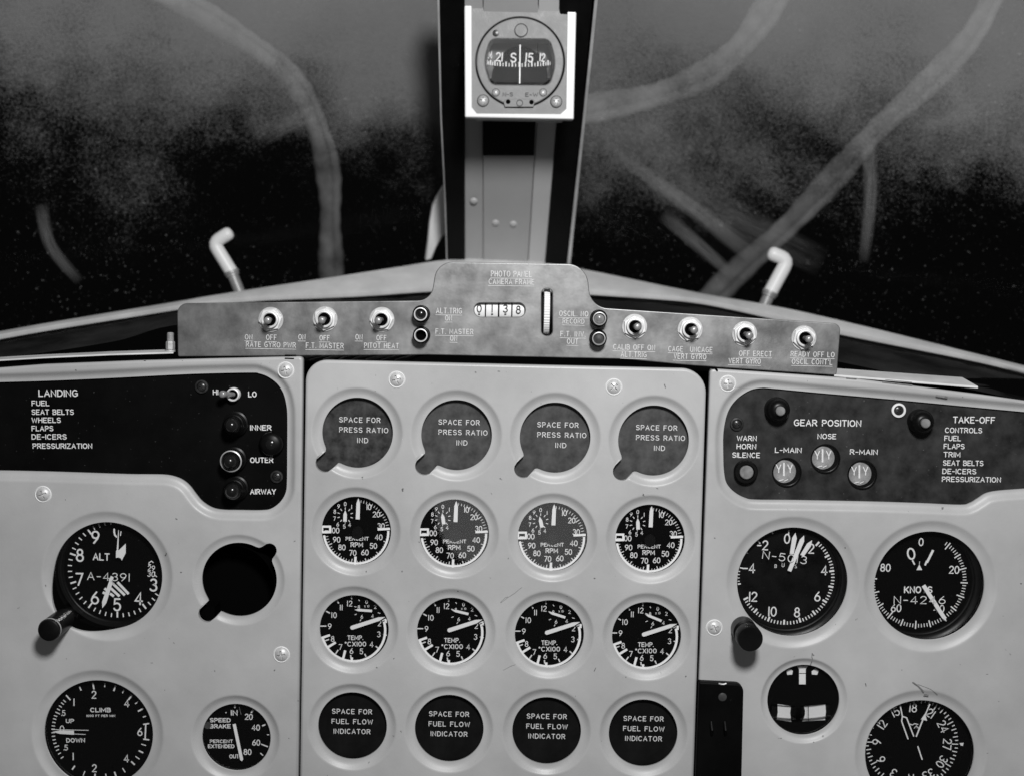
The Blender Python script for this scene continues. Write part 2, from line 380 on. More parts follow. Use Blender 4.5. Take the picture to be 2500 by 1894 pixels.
    def arcband(s, c, r, w, a0, a1, n=40):
        c = s.P(*c); k = s.k(); y = s.nxt(); pts = []
        for i in range(n + 1):
            a = R(a0 + (a1 - a0) * i / n); d = Vector((math.sin(a), math.cos(a)))
            pts += [c + d * (r - w / 2) * k, c + d * (r + w / 2) * k]
        s.mb.add([(p.x, y, p.y) for p in pts], [(2 * i, 2 * i + 1, 2 * i + 3, 2 * i + 2) for i in range(n)])
    def disc(s, c, r, n=20):
        c = s.P(*c); k = s.k(); s.face([(c.x + r * k * math.cos(2 * math.pi * i / n), c.y + r * k * math.sin(2 * math.pi * i / n)) for i in range(n)])
    def build(s, name, m, parent): return s.mb.build(name, m, parent, smooth=False)

# ---------------------------------------------------------------- helpers: sheet metal with dished holes
def catmull(pts, n=6, closed=False):
    pts = [Vector(p) for p in pts]; out = []; N = len(pts)
    for i in range(N if closed else N - 1):
        if closed: a, b, c, d = pts[i - 1], pts[i], pts[(i + 1) % N], pts[(i + 2) % N]
        else: a, b, c, d = pts[max(0, i - 1)], pts[i], pts[i + 1], pts[min(N - 1, i + 2)]
        for t in range(n):
            t /= n; out.append(.5 * ((2 * b) + (c - a) * t + (2 * a - 5 * b + 4 * c - d) * t * t + (3 * b - a - 3 * c + d) * t ** 3))
    if not closed: out.append(pts[-1])
    return out
def ccw(p):
    return p if sum(p[i - 1].x * p[i].y - p[i].x * p[i - 1].y for i in range(len(p))) > 0 else p[::-1]
def offset(poly, d):            # CCW polygon, d outward
    out = []; n = len(poly)
    for i in range(n):
        a, b, c = poly[i - 1], poly[i], poly[(i + 1) % n]; d1 = (b - a).normalized(); d2 = (c - b).normalized()
        n1 = Vector((d1.y, -d1.x)); n2 = Vector((d2.y, -d2.x)); m = (n1 + n2).normalized(); out.append(b + m * (d / max(.4, m.dot(n1))))
    return out
def inside(p, poly):
    r = False; n = len(poly)
    for i in range(n):
        a, b = poly[i - 1], poly[i]
        if (a.y > p.y) != (b.y > p.y) and p.x < (b.x - a.x) * (p.y - a.y) / (b.y - a.y) + a.x: r = not r
    return r
def round_hole(c, rad, lobes=(), k=.004, n=160):
    """returns f(offset) -> ring; lobes = (dx, dy, r) in metres, blended into the circle"""
    def sdf(p):
        v = p.length - rad
        for dx, dy, r in lobes:
            w = (p - Vector((dx, dy))).length - r; h = max(k - abs(v - w), 0) / k; v = min(v, w) - h * h * k * .25
        return v
    def f(off):
        out = []
        for i in range(n):
            t = 2 * math.pi * i / n; d = Vector((math.cos(t), math.sin(t))); r = rad * 3
            for _ in range(60):
                e = sdf(d * r) - off
                if e < 1e-6: break
                r -= e * .9
            out.append(c + d * r)
        return out
    if lobes: f.lobed = (c, rad, round_hole(c, rad, (), k, n), lambda o: f(o))
    return f
def poly_hole(poly):
    poly = ccw(poly); return lambda off: offset(poly, off)
def DISH(rad, dep=.0028, o0=.04, o1=.29):
    return [((o1 + .04) * rad, 0)] + [((o1 + (o0 - o1) * k / 10) * rad, dep * (.5 - .5 * math.cos(math.pi * (k / 10) ** .66))) for k in range(11)] + [(0, dep), (0, dep + .0016)]
def DISHM(wd, dep=.0035): return [(wd * 1.15, 0), (wd, 0), (wd * .86, dep * .10), (wd * .72, dep * .34), (wd * .55, dep * .66), (wd * .36, dep * .9), (wd * .18, dep), (0, dep), (0, dep + .0016)]
PLAIN = [(.0006, 0), (.0002, .0002), (0, .0006), (0, .002)]
def sheet(name, outline, holes, Y, m, edge=.002, thick=.004, parent=None, angle=38):
    mb = MB(); outline = ccw(outline)
    def v3(p, dep): return Vector((p.x, Y + dep, p.y))
    inner = offset(outline, -edge); loops = [inner]
    prof = [(edge, 0), (edge * .55, edge * .08), (edge * .22, edge * .32), (edge * .05, edge * .62), (0, edge), (0, edge + thick)]
    mb.rings([[v3(p, dep) for p in offset(outline, -o)] for o, dep in prof])
    for f, pr in holes:
        if hasattr(f, 'lobed'):          # round dish, lobed hole: depth follows the distance from the circle
            c, rad, plain, cut = f.lobed; hole = cut(0); rs = []
            def depth(o):
                for (oa, da), (ob, db) in zip(pr[:-1], pr[1:]):
                    if ob <= o <= oa: return da + (db - da) * (0 if oa == ob else (oa - o) / (oa - ob))
                return 0 if o > pr[0][0] else pr[-2][1]
            for k, (o, dep) in enumerate(pr):
                row = []
                for p, h in zip(plain(o), hole):
                    q = p if (p - c).length > (h - c).length + .00012 * (len(pr) - k) else h + (h - c).normalized() * .00012 * (len(pr) - 2 - min(k, len(pr) - 2))
                    row.append((q, depth((q - c).length - rad) if k < len(pr) - 1 else pr[-1][1]))
                rs.append(row)
            loops.append([q for q, _ in rs[0]]); mb.rings([[v3(q, dd) for q, dd in row] for row in rs]); continue
        loops.append(f(pr[0][0])); mb.rings([[v3(p, dep) for p in f(o)] for o, dep in pr])
    vs, es = [], []
    for lp in loops:
        k = len(vs); vs += lp; es += [(k + i, k + (i + 1) % len(lp)) for i in range(len(lp))]
    cv, ce, cf, *_ = delaunay_2d_cdt(vs, es, [], 0, 1e-7)
    k = mb.add([v3(p, 0) for p in cv], [])
    for f in cf:
        c = sum((cv[i] for i in f), Vector((0, 0))) / len(f)
        if inside(c, inner) and not any(inside(c, h) for h in loops[1:]): mb.f.append(tuple(k + i for i in f))
    return mb.build(name, m, parent, angle=angle)
def uv(t, pts, Y):
    out = []
    for p in pts:
        q = P(t, p[0], p[1], Y); out.append(Vector((q.x, q.z)))
    return out
def nuv(x, y, Y): q = at(x, y, Y); return Vector((q.x, q.z))
def hexa(O, r, h0, h1, mb, rot=0):
    rs = [[Vector((O.x + q * math.cos(R(60 * i + rot)), O.y - h, O.z + q * math.sin(R(60 * i + rot)))) for i in range(6)] for q, h in ((r, h0), (r, h1 - .0006), (r * .94, h1))]
    mb.rings(rs, True, False, True)

def rp(pts, n=9):
    """pts: (Vector2, fillet radius) -> rounded polygon"""
    out = []; N = len(pts)
    for i in range(N):
        a, (b, r), c = pts[i - 1][0], pts[i], pts[(i + 1) % N][0]
        if r <= 0: out.append(b); continue
        u = (a - b).normalized(); v = (c - b).normalized(); h = u.angle(v) / 2
        d = min(r / math.tan(h), .48 * (a - b).length, .48 * (c - b).length); r = d * math.tan(h)
        o = b + (u + v).normalized() * (r / math.sin(h)); p, q = b + u * d, b + v * d
        a0 = math.atan2(p.y - o.y, p.x - o.x); a1 = math.atan2(q.y - o.y, q.x - o.x); da = (a1 - a0 + math.pi) % (2 * math.pi) - math.pi
        out += [Vector((o.x + r * math.cos(a0 + da * k / n), o.y + r * math.sin(a0 + da * k / n))) for k in range(n + 1)]
    return out
S_ = m_per_px(0)                       # metres per photograph pixel on the panel plane
YP, YS, YT = 0.0, 0.0015, 0.004        # centre panel, side panels, switch strip

# ================================================================ the setting
b = MB(); b.box((0, 6.0, .8), 14, .1, 6); tag(b.build('hangar_wall', M['hangar'], smooth=False), kind='structure')
b = MB(); b.box((0, .085, -.45), 2.4, .02, .92); b.box((0, .07, -.1), 2.0, .004, .21); tag(b.build('added_black_backing', M['void'], smooth=False), kind='structure')  # black sheet added behind the panels to block light

# ================================================================ windscreen surround
def sdep(x): return .29 - .12 * min(1.3, abs(x - 1100) / 1100) ** 1.25
upz = [(-220, 757), (-60, 727), (95, 699), (300, 665), (500, 632), (700, 602), (850, 579), (965, 562), (1100, 556), (1230, 577), (1300, 590), (1500, 631), (1700, 667), (1900, 713), (2120, 767), (2300, 812), (2440, 850)]
loz = [(-220, 764), (-60, 734), (95, 706), (300, 673), (440, 652), (560, 641), (700, 635), (800, 630), (930, 621), (1100, 616), (1280, 628), (1400, 636), (1500, 645), (1600, 664), (1815, 713), (2120, 774), (2300, 820), (2440, 860)]
def Zc(c): return [(p.x, p.y) for p in catmull(c, 8)]
def resample(c, xs):
    out = []
    for x in xs:
        for i in range(len(c) - 1):
            if c[i][0] <= x <= c[i + 1][0]:
                t = (x - c[i][0]) / (c[i + 1][0] - c[i][0]); out.append(c[i][1] + (c[i + 1][1] - c[i][1]) * t); break
    return out
XS = [-200 + 26.0 * i for i in range(101)]
uy, ly = resample(Zc(upz), XS), resample(Zc(loz), XS)
sill_back = [P('Z', x, y, sdep(x)) for x, y in zip(XS, uy)]
sill_front = [P('Z', x, y, sdep(x) - .018 - .04 * max(0, 1 - abs(x - 1100) / 600)) for x, y in zip(XS, ly)]
b = MB(); rs = []
for a, f in zip(sill_back, sill_front):
    m1 = a.lerp(f, .5) + Vector((0, 0, .0012)); dn = Vector((0, .002, -.004))
    rs.append([a + Vector((0, .004, -.02)), a + Vector((0, .002, -.002)), a, m1, f, f + Vector((0, .0005, -.0015)), f + dn, f + Vector((0, .02, -.006))])
b.rings(rs, closed=False)
tag(b.build('windscreen_sill', M['sill'], angle=50), 'long pale painted ledge curving across the base of both windscreen panes', 'window sill')

# dark padded dash top between sill and panel
lo2 = resample(Zc([(-220, 800), (-60, 782), (95, 762), (260, 735), (375, 703), (600, 690), (900, 700), (1300, 720), (1600, 740), (1815, 782), (2120, 846), (2300, 885), (2440, 910)]), XS)
b = MB(); rs = []
for i, x in enumerate(XS):
    t = sill_front[i] + Vector((0, .022, -.0075)); e = P('Z', x, lo2[i], .055)
    row = []
    for k in range(9):
        q = k / 8; p = t.lerp(e, q) + Vector((0, 0, .006 * math.sin(q * math.pi))); p += Vector((random.uniform(-1, 1), random.uniform(-1, 1), random.uniform(-1, 1))) * (.0011 if 0 < k < 8 else 0); row.append(p)
    rs.append(row)
b.rings(rs, closed=False)
tag(b.build('dash_cover', M['dash'], angle=80), 'crumpled dark cloth covering the deck between window ledge and instrument panel', 'dash cover')

# panes
RAKE = R(43); PR_ = R(25); UPV = Vector((0, -math.sin(PR_), math.cos(PR_)))
def pane(name, corners_z, b0, b1, label):
    B0, B1 = P('Z', *b0[:2], b0[2]), P('Z', *b1[:2], b1[2]); n = (B1 - B0).cross(UPV).normalized()
    if n.y > 0: n = -n
    pts = [on(*px('Z', *c), B0, n) for c in corners_z]
    mb = MB(); mb.slab(pts, -n * .005); return mb.build(name, M['windscreen'], smooth=False), B0, n
paneL, PL0, PLn = pane('windscreen', [(-260, 790), (975, 590), (952, -140), (-260, -140)], (965, 563, .335), (-60, 727, .235), '')
tag(paneL, 'left windscreen pane with dust specks, painted sheen and a curved reflected band', 'windscreen', 'windscreen panes')
paneR, PR0, PRn = pane('windscreen', [(1222, 605), (2460, 880), (2460, -140), (1300, -140)], (1230, 577, .335), (2300, 812, .235), '')
tag(paneR, 'right windscreen pane with dust specks and painted sheen, crossed by diagonal reflected and wiped streaks', 'windscreen', 'windscreen panes')
def onL(x, y): return on(*px('Z', x, y), PL0 + PLn * .0012, PLn)
def onR(x, y): return on(*px('Z', x, y), PR0 + PRn * .0012, PRn)
def ribbon(pts, w0, w1, f, m, parent, name='reflection_streak', seg=10, lift=0):  # reflected bands and wipe marks painted on the glass as pale streaks
    c = catmull([Vector(p) for p in pts], seg); mb = MB(); n = len(c); vv = []
    for i, p in enumerate(c):
        a, e = c[max(0, i - 1)], c[min(n - 1, i + 1)]; d = (e - a).normalized(); q = Vector((-d.y, d.x)); wd = w0 + (w1 - w0) * i / (n - 1)
        for k in range(5): mb.uv[len(mb.v)] = (i / (n - 1), k / 4); v = p + q * wd * (k / 4 - .5); mb.v.append(f(v.x, v.y) + Vector((0, -lift, 0)))
    for i in range(n - 1):
        for k in range(4): mb.f.append((i * 5 + k, i * 5 + k + 1, i * 5 + k + 6, i * 5 + k + 5))
    return mb.build(name, m, parent, smooth=False)
i = 0
for pts, a, c, mm in [([(1330, 330), (1440, 410), (1560, 500), (1640, 560)], 30, 50, 'streak'), ([(1430, 460), (1520, 540), (1590, 600)], 40, 26, 'streak'),
                      ([(1460, 400), (1560, 460), (1680, 520), (1780, 570)], 90, 70, 'streak_soft'), ([(1875, 290), (1880, 420), (1865, 570)], 40, 26, 'streak'),
                      ([(2040, 120), (2060, 200), (2090, 300)], 60, 90, 'streak_soft'), ([(1960, 260), (2040, 265), (2130, 220)], 30, 50, 'streak_soft')]:
    i += 1; ribbon(pts, a, c, onR, M[mm], paneR, lift=.0002 * i)
for pts, a, c, mm in [([(560, 300), (620, 270), (700, 240)], 50, 50, 'streak_soft'), ([(90, 440), (110, 530), (175, 610)], 34, 26, 'streak')]:
    i += 1; ribbon(pts, a, c, onL, M[mm], paneL, lift=.0002 * i)

# tubes added beyond the glass to imitate reflected bands
def reflection_tube(label, pts, wpx, group='tubes standing in for windscreen reflections'):
    path = catmull([P('Z', x, y, Y) for x, y, Y in pts], 8); mb = MB(); r = [wpx * 1.13 * m_per_px(p.y) / 2 * (1 + .05 * math.sin(k * 1.9) + .12 * math.sin(k * .37 + len(label))) for k, p in enumerate(path)]
    nn = len(path); sd = []
    for k, p in enumerate(path): t = (path[min(nn - 1, k + 1)] - path[max(0, k - 1)]).normalized(); q = t.cross(Vector((0, 1, 0))).normalized(); sd.append(q)
    mb.tube([p - sd[k] * r[k] * .22 for k, p in enumerate(path)], [q * .78 for q in r], 18)
    mb.tube([p + sd[k] * r[k] * .58 + Vector((0, -.004, 0)) for k, p in enumerate(path)], [q * .42 for q in r], 18); return tag(mb.build('reflection_tube', M['reflection_tube'], angle=60), label, 'reflection_tube', group)
reflection_tube('grey hose bending down behind the left windscreen pane', [(250, -60, .33), (410, 15, .34), (520, 82, .36), (600, 140, .38), (660, 215, .40), (695, 300, .42), (712, 400, .44), (714, 500, .46), (716, 590, .48), (716, 680, .49)], 50)  # added tube standing in for a reflected band on the left pane
reflection_tube('straight grey hose slanting down behind the right windscreen pane', [(2170, -80, .33), (2110, 60, .33), (2020, 165, .34), (1900, 275, .36), (1800, 385, .40), (1700, 490, .44), (1590, 590, .48), (1500, 680, .5)], 52)  # added tube standing in for a reflected band on the right pane
reflection_tube('grey hose sagging sideways behind the right pane near the post', [(1700, -60, .36), (1645, 40, .37), (1590, 110, .38), (1520, 165, .40), (1420, 205, .42), (1300, 232, .44), (1200, 250, .45)], 58)  # added tube standing in for a reflected band near the post

# ---------------------------------------------------------------- centre post
pn = Vector((0, -math.cos(RAKE), -math.sin(RAKE))); pp = at(*px('B', 980, 1605), .285)
def quad(mb, t, pts, lift, th):
    mb.slab([on(*px(t, *p), pp + pn * lift, pn) for p in pts], -pn * th)
post = thing('windscreen_post', pp, 'raked grey centre post between the two windscreen panes, black sealed on both sides', 'window post')
b = MB(); quad(b, 'B', [(600, 1720), (1390, 1720), (1590, -320), (520, -320)], -.012, .01); b.build('back_web', M['void'], post, smooth=False)
b = MB(); quad(b, 'B', [(705, 1720), (828, 1720), (826, 640), (826, -320), (700, -320)], 0, .012); b.build('side_flange', M['post'], post, smooth=False, bevel=.0008)
b = MB(); quad(b, 'B', [(829, 1720), (1122, 1720), (1190, 640), (1200, -320), (829, -320)], .0015, .012); b.build('face_plate', M['post'], post, smooth=False, bevel=.0008)
b = MB(); quad(b, 'B', [(1125, 1720), (1236, 1720), (1330, 600), (1345, -320), (1205, -320), (1193, 640)], .0005, .012); b.build('side_flange', M['post_lit'], post, smooth=False, bevel=.0008)
for pts in ([(588, 1720), (706, 1720), (703, -320), (520, -320), (545, 640), (575, 1250)], [(1238, 1720), (1385, 1720), (1500, 640), (1575, -320), (1347, -320), (1332, 600)]):
    b = MB(); quad(b, 'B', pts, .002, .008); b.build('seal', M['rubber'], post, smooth=False, bevel=.0015)
for pts in ([(582, 1720), (590, 1720), (577, 1250), (549, 640), (530, -320), (512, -320), (538, 640), (570, 1250)], [(1384, 1720), (1408, 1720), (1520, 640), (1620, -320), (1596, -320), (1500, 640)]):
    b = MB(); quad(b, 'B', pts, .004, .005); b.build('trim_strip', M['trim'], post, smooth=False, bevel=.0006)
b = MB(); quad(b, 'B', [(827, 888), (1172, 888), (1188, 560), (827, 560)], .0045, .004); b.build('black_slab', M['rubber'], post, smooth=False, bevel=.0004)  # thin black rectangle on the post below the compass
for c in ((765, 1193), (912, 1340), (1032, 1348)):
    b = MB(); O = on(*px('B', *c), pp + pn * .0015, pn); b.lathe(O, [(.0036, 0), (.0030, .0010), (.0018, .0016), (.0004, .0018)], 16, pn); b.build('rivet', M['post_lit'], post)

# white curved piece beside the post
b = MB(); fr = [on(*px('B', *p), PL0 + PLn * .016, PLn) for p in [(566, 1090), (520, 1165), (490, 1230), (470, 1340), (458, 1470), (440, 1600), (482, 1588), (512, 1510), (545, 1450), (585, 1410), (585, 1250)]]
b.slab(fr, -PLn * .006); tag(b.build('white_curved_piece', M['whitepaint'], angle=30, bevel=.0015), 'white curved piece tucked against the left side of the windscreen post', 'curved_piece')

# bent white rods standing on the ledge
def rod(label, tip, elbow, end, foot, wpx, Y):
    T, E, S, Fo = (P('Z', *q, Y) for q in (tip, elbow, end, foot)); r = wpx * 1.13 * m_per_px(Y) / 2
    root = thing('bent_rod', Fo, label, 'rod handle', 'bent white rods on the window ledge')
    a = E + (T - E).normalized() * r * 1.1; c = E + (S - E).normalized() * r * 1.1; path = [T, T.lerp(a, .5), a] + [((1 - t) ** 2) * a + 2 * t * (1 - t) * E + t * t * c for t in (.25, .5, .75)] + [c, c.lerp(S, .5), S]
    d = (T - a).normalized(); path = [T + d * r * .75, T + d * r * .6, T + d * r * .3] + path
    b = MB(); b.tube(path, [r * .35, r * .72, r * .93] + [r] * (len(path) - 3), 20); b.build('sleeve', M['whitepaint'], root, angle=60)
    b = MB(); dd = (Fo - S).normalized(); b.tube([S - dd * .002, S + dd * .0005, S + dd * .001, S + dd * .003, S + dd * .0032], [r * 1.12] * 2 + [r * 1.0] * 2 + [r * .6], 16); b.build('collar', M['rodgrey'], root)
    b = MB(); b.tube([S, S.lerp(Fo, .5), Fo + dd * .02], r * .82, 16); b.build('shaft', M['rodgrey'], root)
rod('white bent rod end standing on the ledge before the left pane', (492, 506), (461, 525), (501, 590), (521, 640), 29, .25)
rod('white bent rod end standing on the ledge before the right pane', (1670, 549), (1702, 562), (1663, 634), (1642, 680), 31, .25)

# ---------------------------------------------------------------- screws
def screw_head(r, h, m, root, dark=.0):
    mb = MB(); n, q = 64, 20; rows = []
    for k in range(q + 1):
        row = []
        for i in range(n):
            t = 2 * math.pi * i / n + .12; rr = r * (1 - k / q) if k < q else r * .004; z = h * (1 - (rr / r) ** 2) ** .7
            x, y = rr * math.cos(t), rr * math.sin(t); s = r * .11; e = r * .56
            if (abs(x) < s and abs(y) < e) or (abs(y) < s and abs(x) < e): z -= h * .75
            row.append(Vector((x, -z, y)))
        rows.append(row)
    o = wloc(root); mb.rings([[v + o for v in rw] for rw in rows], True, False, True); return mb.build('screw_head', m, root, angle=28)
protoS = None
def screw(t, c, label, rpx=19, Y=YP, m='screw', group='panel screws'):
    global protoS
    O = P(t, *c, Y)
    if protoS is None:
        protoS = thing('screw', O, label, 'screw', group); r = rpx * S_; screw_head(r * .93, r * .42, M[m], protoS)
        b = MB(); b.lathe(O, [(r * .9, .0001), (r * 1.0, .0007), (r * 1.06, .0004), (r * 1.12, 0)], 40, cap1=False); b.build('bare_ring', M['whitepaint'], protoS); o = protoS
    else: o = copy_tree(protoS, O, label)
    o.rotation_euler = (0, random.uniform(-.8, .8), 0)
    return o
def placard_screw(t, c, label, rpx, ringm=None, Y=.006):
    O = P(t, *c, Y); root = thing('screw', O, label, 'screw', 'placard screws'); r = rpx * S_
    screw_head(r * .62, r * .22, M['darkscrew'], root)
    b = MB(); b.lathe(O, [(r * .66, .0004), (r * .72, .0009), (r * .95, .0007), (r, 0)], 36, cap1=False); b.build('washer', M[ringm or 'darkscrew'], root)
    root.rotation_euler = (0, random.uniform(-.8, .8), 0)

# ================================================================ instrument panels
Zp = lambda x, y, Y: Vector((P('Z', x, y, Y).x, P('Z', x, y, Y).z))
def circ(t, c, Rp, Y, lobes=(), k=.004):
    cc = P(t, *c, Y); s = CROP[t][2] * m_per_px(Y); lb = [(( P(t, x, y, Y).x - cc.x), (P(t, x, y, Y).z - cc.z), r * s) for x, y, r in lobes]
    return round_hole(Vector((cc.x, cc.z)), Rp * s, lb, k), Rp * s
nat = CROP['n'] = (0, 0, 1.0)
RPM_C = [(868.8, 1296.9), (1108.9, 1303.6), (1349.3, 1311.6), (1588.0, 1316.3)]
TMP_C = [(863.6, 1536.9), (1101.9, 1543.2), (1341.4, 1549.3), (1579.4, 1553.8)]
PRS_C = [(872.0, 1057.0), (1114.3, 1062.8), (1355.5, 1069.0), (1596.4, 1076.0)]
FUL_C = [(859.5, 1773.9), (1096.3, 1780.0), (1334.8, 1785.7), (1571.0, 1791.4)]
holes = []
LB = [(793, 1130), (1036, 1137), (1278, 1144), (1519, 1150)]
for (x, y), l in zip(PRS_C, LB): f, r = circ('n', (x, y), 87, YP, [(l[0], l[1], 23)], .006); holes.append((f, DISH(r)))
for x, y in RPM_C + TMP_C + FUL_C: f, r = circ('n', (x, y), 86, YP); holes.append((f, DISH(r)))
out = rp([(Zp(660.5, 777, YP), .0155), (Zp(1527, 797, YP), .018), (Zp(1495, 1790, YP), 0), (Zp(646, 1790, YP), 0)])
pc = sheet('instrument_board', out, holes, YP, M['panel'])
tag(pc, 'tall light grey centre panel with four rows of round openings', 'panel', 'instrument panels')

# left panel
plk = catmull([(-420, 236), (90, 222), (600, 200), (1200, 170), (1660, 159), (1740, 166), (1810, 192), (1880, 245), (1928, 320), (1952, 420), (1958, 520), (1957, 760), (1955, 1000), (1945, 1085), (1905, 1155), (1835, 1208), (1760, 1222), (1600, 1221), (1450, 1217), (1370, 1198), (1300, 1153), (1252, 1097), (1205, 1035), (1155, 992), (1095, 964), (1010, 947), (850, 944), (700, 942), (90, 922), (-420, 912)], 5)
plk_l = [Vector((P('H', p.x, p.y, YS).x, P('H', p.x, p.y, YS).z)) for p in plk]
wd = 24 * S_
hl = [(poly_hole(plk_l), DISHM(wd))]
f, r = circ('I', (950, 870), 706, YS, [(600, 1225, 290)], .02); hl.append((f, [(o * .72, d) for o, d in DISH(r, .0024)]))
f, r = circ('Z', (516, 1252), 82, YS, [(582, 1188, 16), (447, 1325, 19)], .006); hl.append((f, [(o * .8, d) for o, d in DISH(r, .002)]))
f, r = circ('J', (515, 820), 444, YS); hl.append((f, [(o * .72, d) for o, d in DISH(r, .0024)]))
f, r = circ('J', (1611, 852), 280, YS); hl.append((f, DISH(r)))
out = rp([(Zp(-260, 812, YS), 0), (Zp(-60, 799, YS), 0), (Zp(95, 787, YS), 0), (Zp(300, 779, YS), 0), (Zp(654, 770, YS), .003), (Zp(653.5, 870, YS), 0), (Zp(642.5, 1790, YS), 0), (Zp(-260, 1790, YS), 0)])
pl = sheet('instrument_board', out, hl, YS, M['panel'])
tag(pl, 'light grey left panel with black placard recess and altimeter', 'panel', 'instrument panels')

# right panel
prk = catmull([(150, 1110), (150, 960), (165, 850), (190, 770), (230, 706), (290, 650), (370, 606), (450, 592), (530, 597), (900, 632), (1400, 676), (2160, 748), (2560, 785), (2900, 815), (2900, 1330), (2560, 1365), (2300, 1385), (2190, 1405), (2120, 1447), (2060, 1482), (1985, 1496), (1700, 1484), (1300, 1471), (700, 1459), (400, 1456), (320, 1442), (255, 1410), (205, 1368), (170, 1315), (155, 1230)], 5, True)
plk_r = [Vector((P('G', p.x, p.y, YS).x, P('G', p.x, p.y, YS).z)) for p in prk]
hr = [(poly_hole(plk_r), DISHM(wd))]
f, r = circ('Q', (725, 496), 421, YS); hr.append((f, [(o * .72, d) for o, d in DISH(r, .0024)]))
f, r = circ('Q', (1755, 525), 420, YS); hr.append((f, [(o * .72, d) for o, d in DISH(r, .0024)]))
f, r = circ('R', (882, 437), 262, YS); hr.append((f, [(o * .72, d) for o, d in DISH(r, .0024)]))
f, r = circ('R', (1710, 818), 398, YS); hr.append((f, [(o * .72, d) for o, d in DISH(r, .0024)]))
out = rp([(Zp(1534, 796, YS), .003), (Zp(1850, 818, YS), 0), (Zp(2120, 852, YS), 0), (Zp(2460, 900, YS), 0), (Zp(2460, 1790, YS), 0), (Zp(1497, 1790, YS), 0), (Zp(1512, 1403, YS), 0)])
pr = sheet('instrument_board', out, hr, YS, M['panel'])
tag(pr, 'light grey right panel with gear position placard and knots dial', 'panel', 'instrument panels')
def backplate(name, poly, Y, m, label, cat):
    mb = MB(); q = offset(ccw(poly), .004); mb.slab([Vector((p.x, Y, p.y)) for p in q], (0, .003, 0)); return tag(mb.build(name, m, smooth=False), label, cat)
YL = YS + .0056
lp = backplate('placard', plk_l, YL, M['placard'], 'jet black landing checklist placard set into the left panel', 'placard')
rpl = backplate('placard', plk_r, YL, M['placard_grey'], 'mottled dark grey gear position placard set into the right panel', 'placard')

screw('Z', (617, 800), 'panel screw at the upper right corner of the left panel, above the placard', Y=YS)
screw('Z', (857, 820), 'panel screw above the two left blank covers of the centre panel')
screw('Z', (1326, 836), 'panel screw above the two right blank covers of the centre panel')
screw('Z', (1572, 829), 'panel screw at the upper left corner of the right panel', Y=YS)
screw('Z', (608, 1413), 'panel screw above the speed brake dial beside the panel seam', Y=YS)
screw('Z', (1543, 1355), 'panel screw left of the accelerometer knob', Y=YS)
screw('Z', (93, 1067), 'panel screw at the far left below the landing checklist', Y=YS)

# lettering of the placards
d = Draw('H', YL)
d.fit('LANDING', 45, 350, 342, 55); 
for s, x1, y in (('FUEL', 130, 413), ('SEAT BELTS', 318, 480), ('WHEELS', 218, 542), ('FLAPS', 160, 606), ('DE-ICERS', 263, 670), ('PRESSURIZATION', 460, 741)): d.fit(s, -8 if s != 'PRESSURIZATION' else 0, x1, y, 42, w=.16)
d.build('checklist_lettering', M['white'], lp); d = Draw('H', YL)
d.fit('HI', 1390, 1432, 328, 42); d.build('high_lettering', M['white'], lp); d = Draw('H', YL); d.fit('LO', 1662, 1728, 345, 44, w=.17); d.build('low_lettering', M['white'], lp); d = Draw('H', YL)
for s, x1, y in (('INNER', 1843, 601), ('OUTER', 1857, 850), ('AIRWAY', 1877, 1093)): d.fit(s, 1677, x1, y, 43, w=.17)
d.build('lamp_lettering', M['white'], lp)
d = Draw('G', YL)
for s, x0, x1, y, h in (('GEAR POSITION', 688, 1208, 882, 52), ('WARN', 248, 402, 997, 42), ('HORN', 246, 398, 1060, 42), ('SILENCE', 213, 427, 1126, 42), ('NOSE', 870, 1015, 982, 42), ('L-MAIN', 542, 748, 1088, 42), ('R-MAIN', 1120, 1335, 1102, 42),
                        ('TAKE-OFF', 1915, 2240, 860, 52), ('CONTROLS', 1853, 2140, 935, 42), ('FUEL', 1848, 1977, 997, 42), ('FLAPS', 1843, 2005, 1059, 42), ('TRIM', 1842, 1972, 1122, 42), ('SEAT BELTS', 1838, 2150, 1187, 42), ('DE-ICERS', 1833, 2095, 1251, 42), ('PRESSURIZATION', 1829, 2285, 1312, 42)):
    if s == 'TAKE-OFF': d.build('gear_lettering', M['white'], rpl); d = Draw('G', YL)
    d.fit(s, x0, x1, y, h, y + (x1 - x0) * .012, w=.15)
d.build('checklist_lettering', M['white'], rpl)

# ---------------------------------------------------------------- blank covers
def cover(name, c, Rp, lobe, lines, label, m, group, Y=YP):
    O = at(*c, Y + .0082); root = thing(name, O, label, 'blank cover', group)
    mb = MB(); s = m_per_px(Y); f = round_hole(Vector((O.x, O.z)), Rp * s * 1.06, [((lobe[0] - c[0]) * s, -(lobe[1] - c[1]) * s, 27 * s)] if lobe else [], .006)
    mb.slab([Vector((p.x, O.y, p.y)) for p in f(0)], (0, .002, 0)); mb.build('cover_plate', M[m], root, smooth=False)
    d = Draw('n', O.y)
    for txt, dx0, dx1, dy in lines: d.fit(txt, c[0] + dx0, c[0] + dx1, c[1] + dy, 13.0, c[1] + dy + (dx1 - dx0) * .018, w=.14, gap=.34)
    d.build('lettering', M['engraved'], root)
PL_ = [('SPACE FOR', -44, 57, -27), ('PRESS RATIO', -44, 76, -2.5), ('IND', 0, 27, 23.5)]
for c, l, nm in zip(PRS_C, LB, ('blank press ratio cover at far left with mottled dark surface and open notch', 'second blank press ratio cover from the left in the top row', 'third blank press ratio cover from the left in the top row', 'blank press ratio cover at the right end of the top row')):
    dx = 0 if c is PRS_C[0] else -2
    cover('blank_cover', c, 87, l, PL_, nm, 'cover_mottled' if c is PRS_C[0] else 'cover', 'blank covers for press ratio')
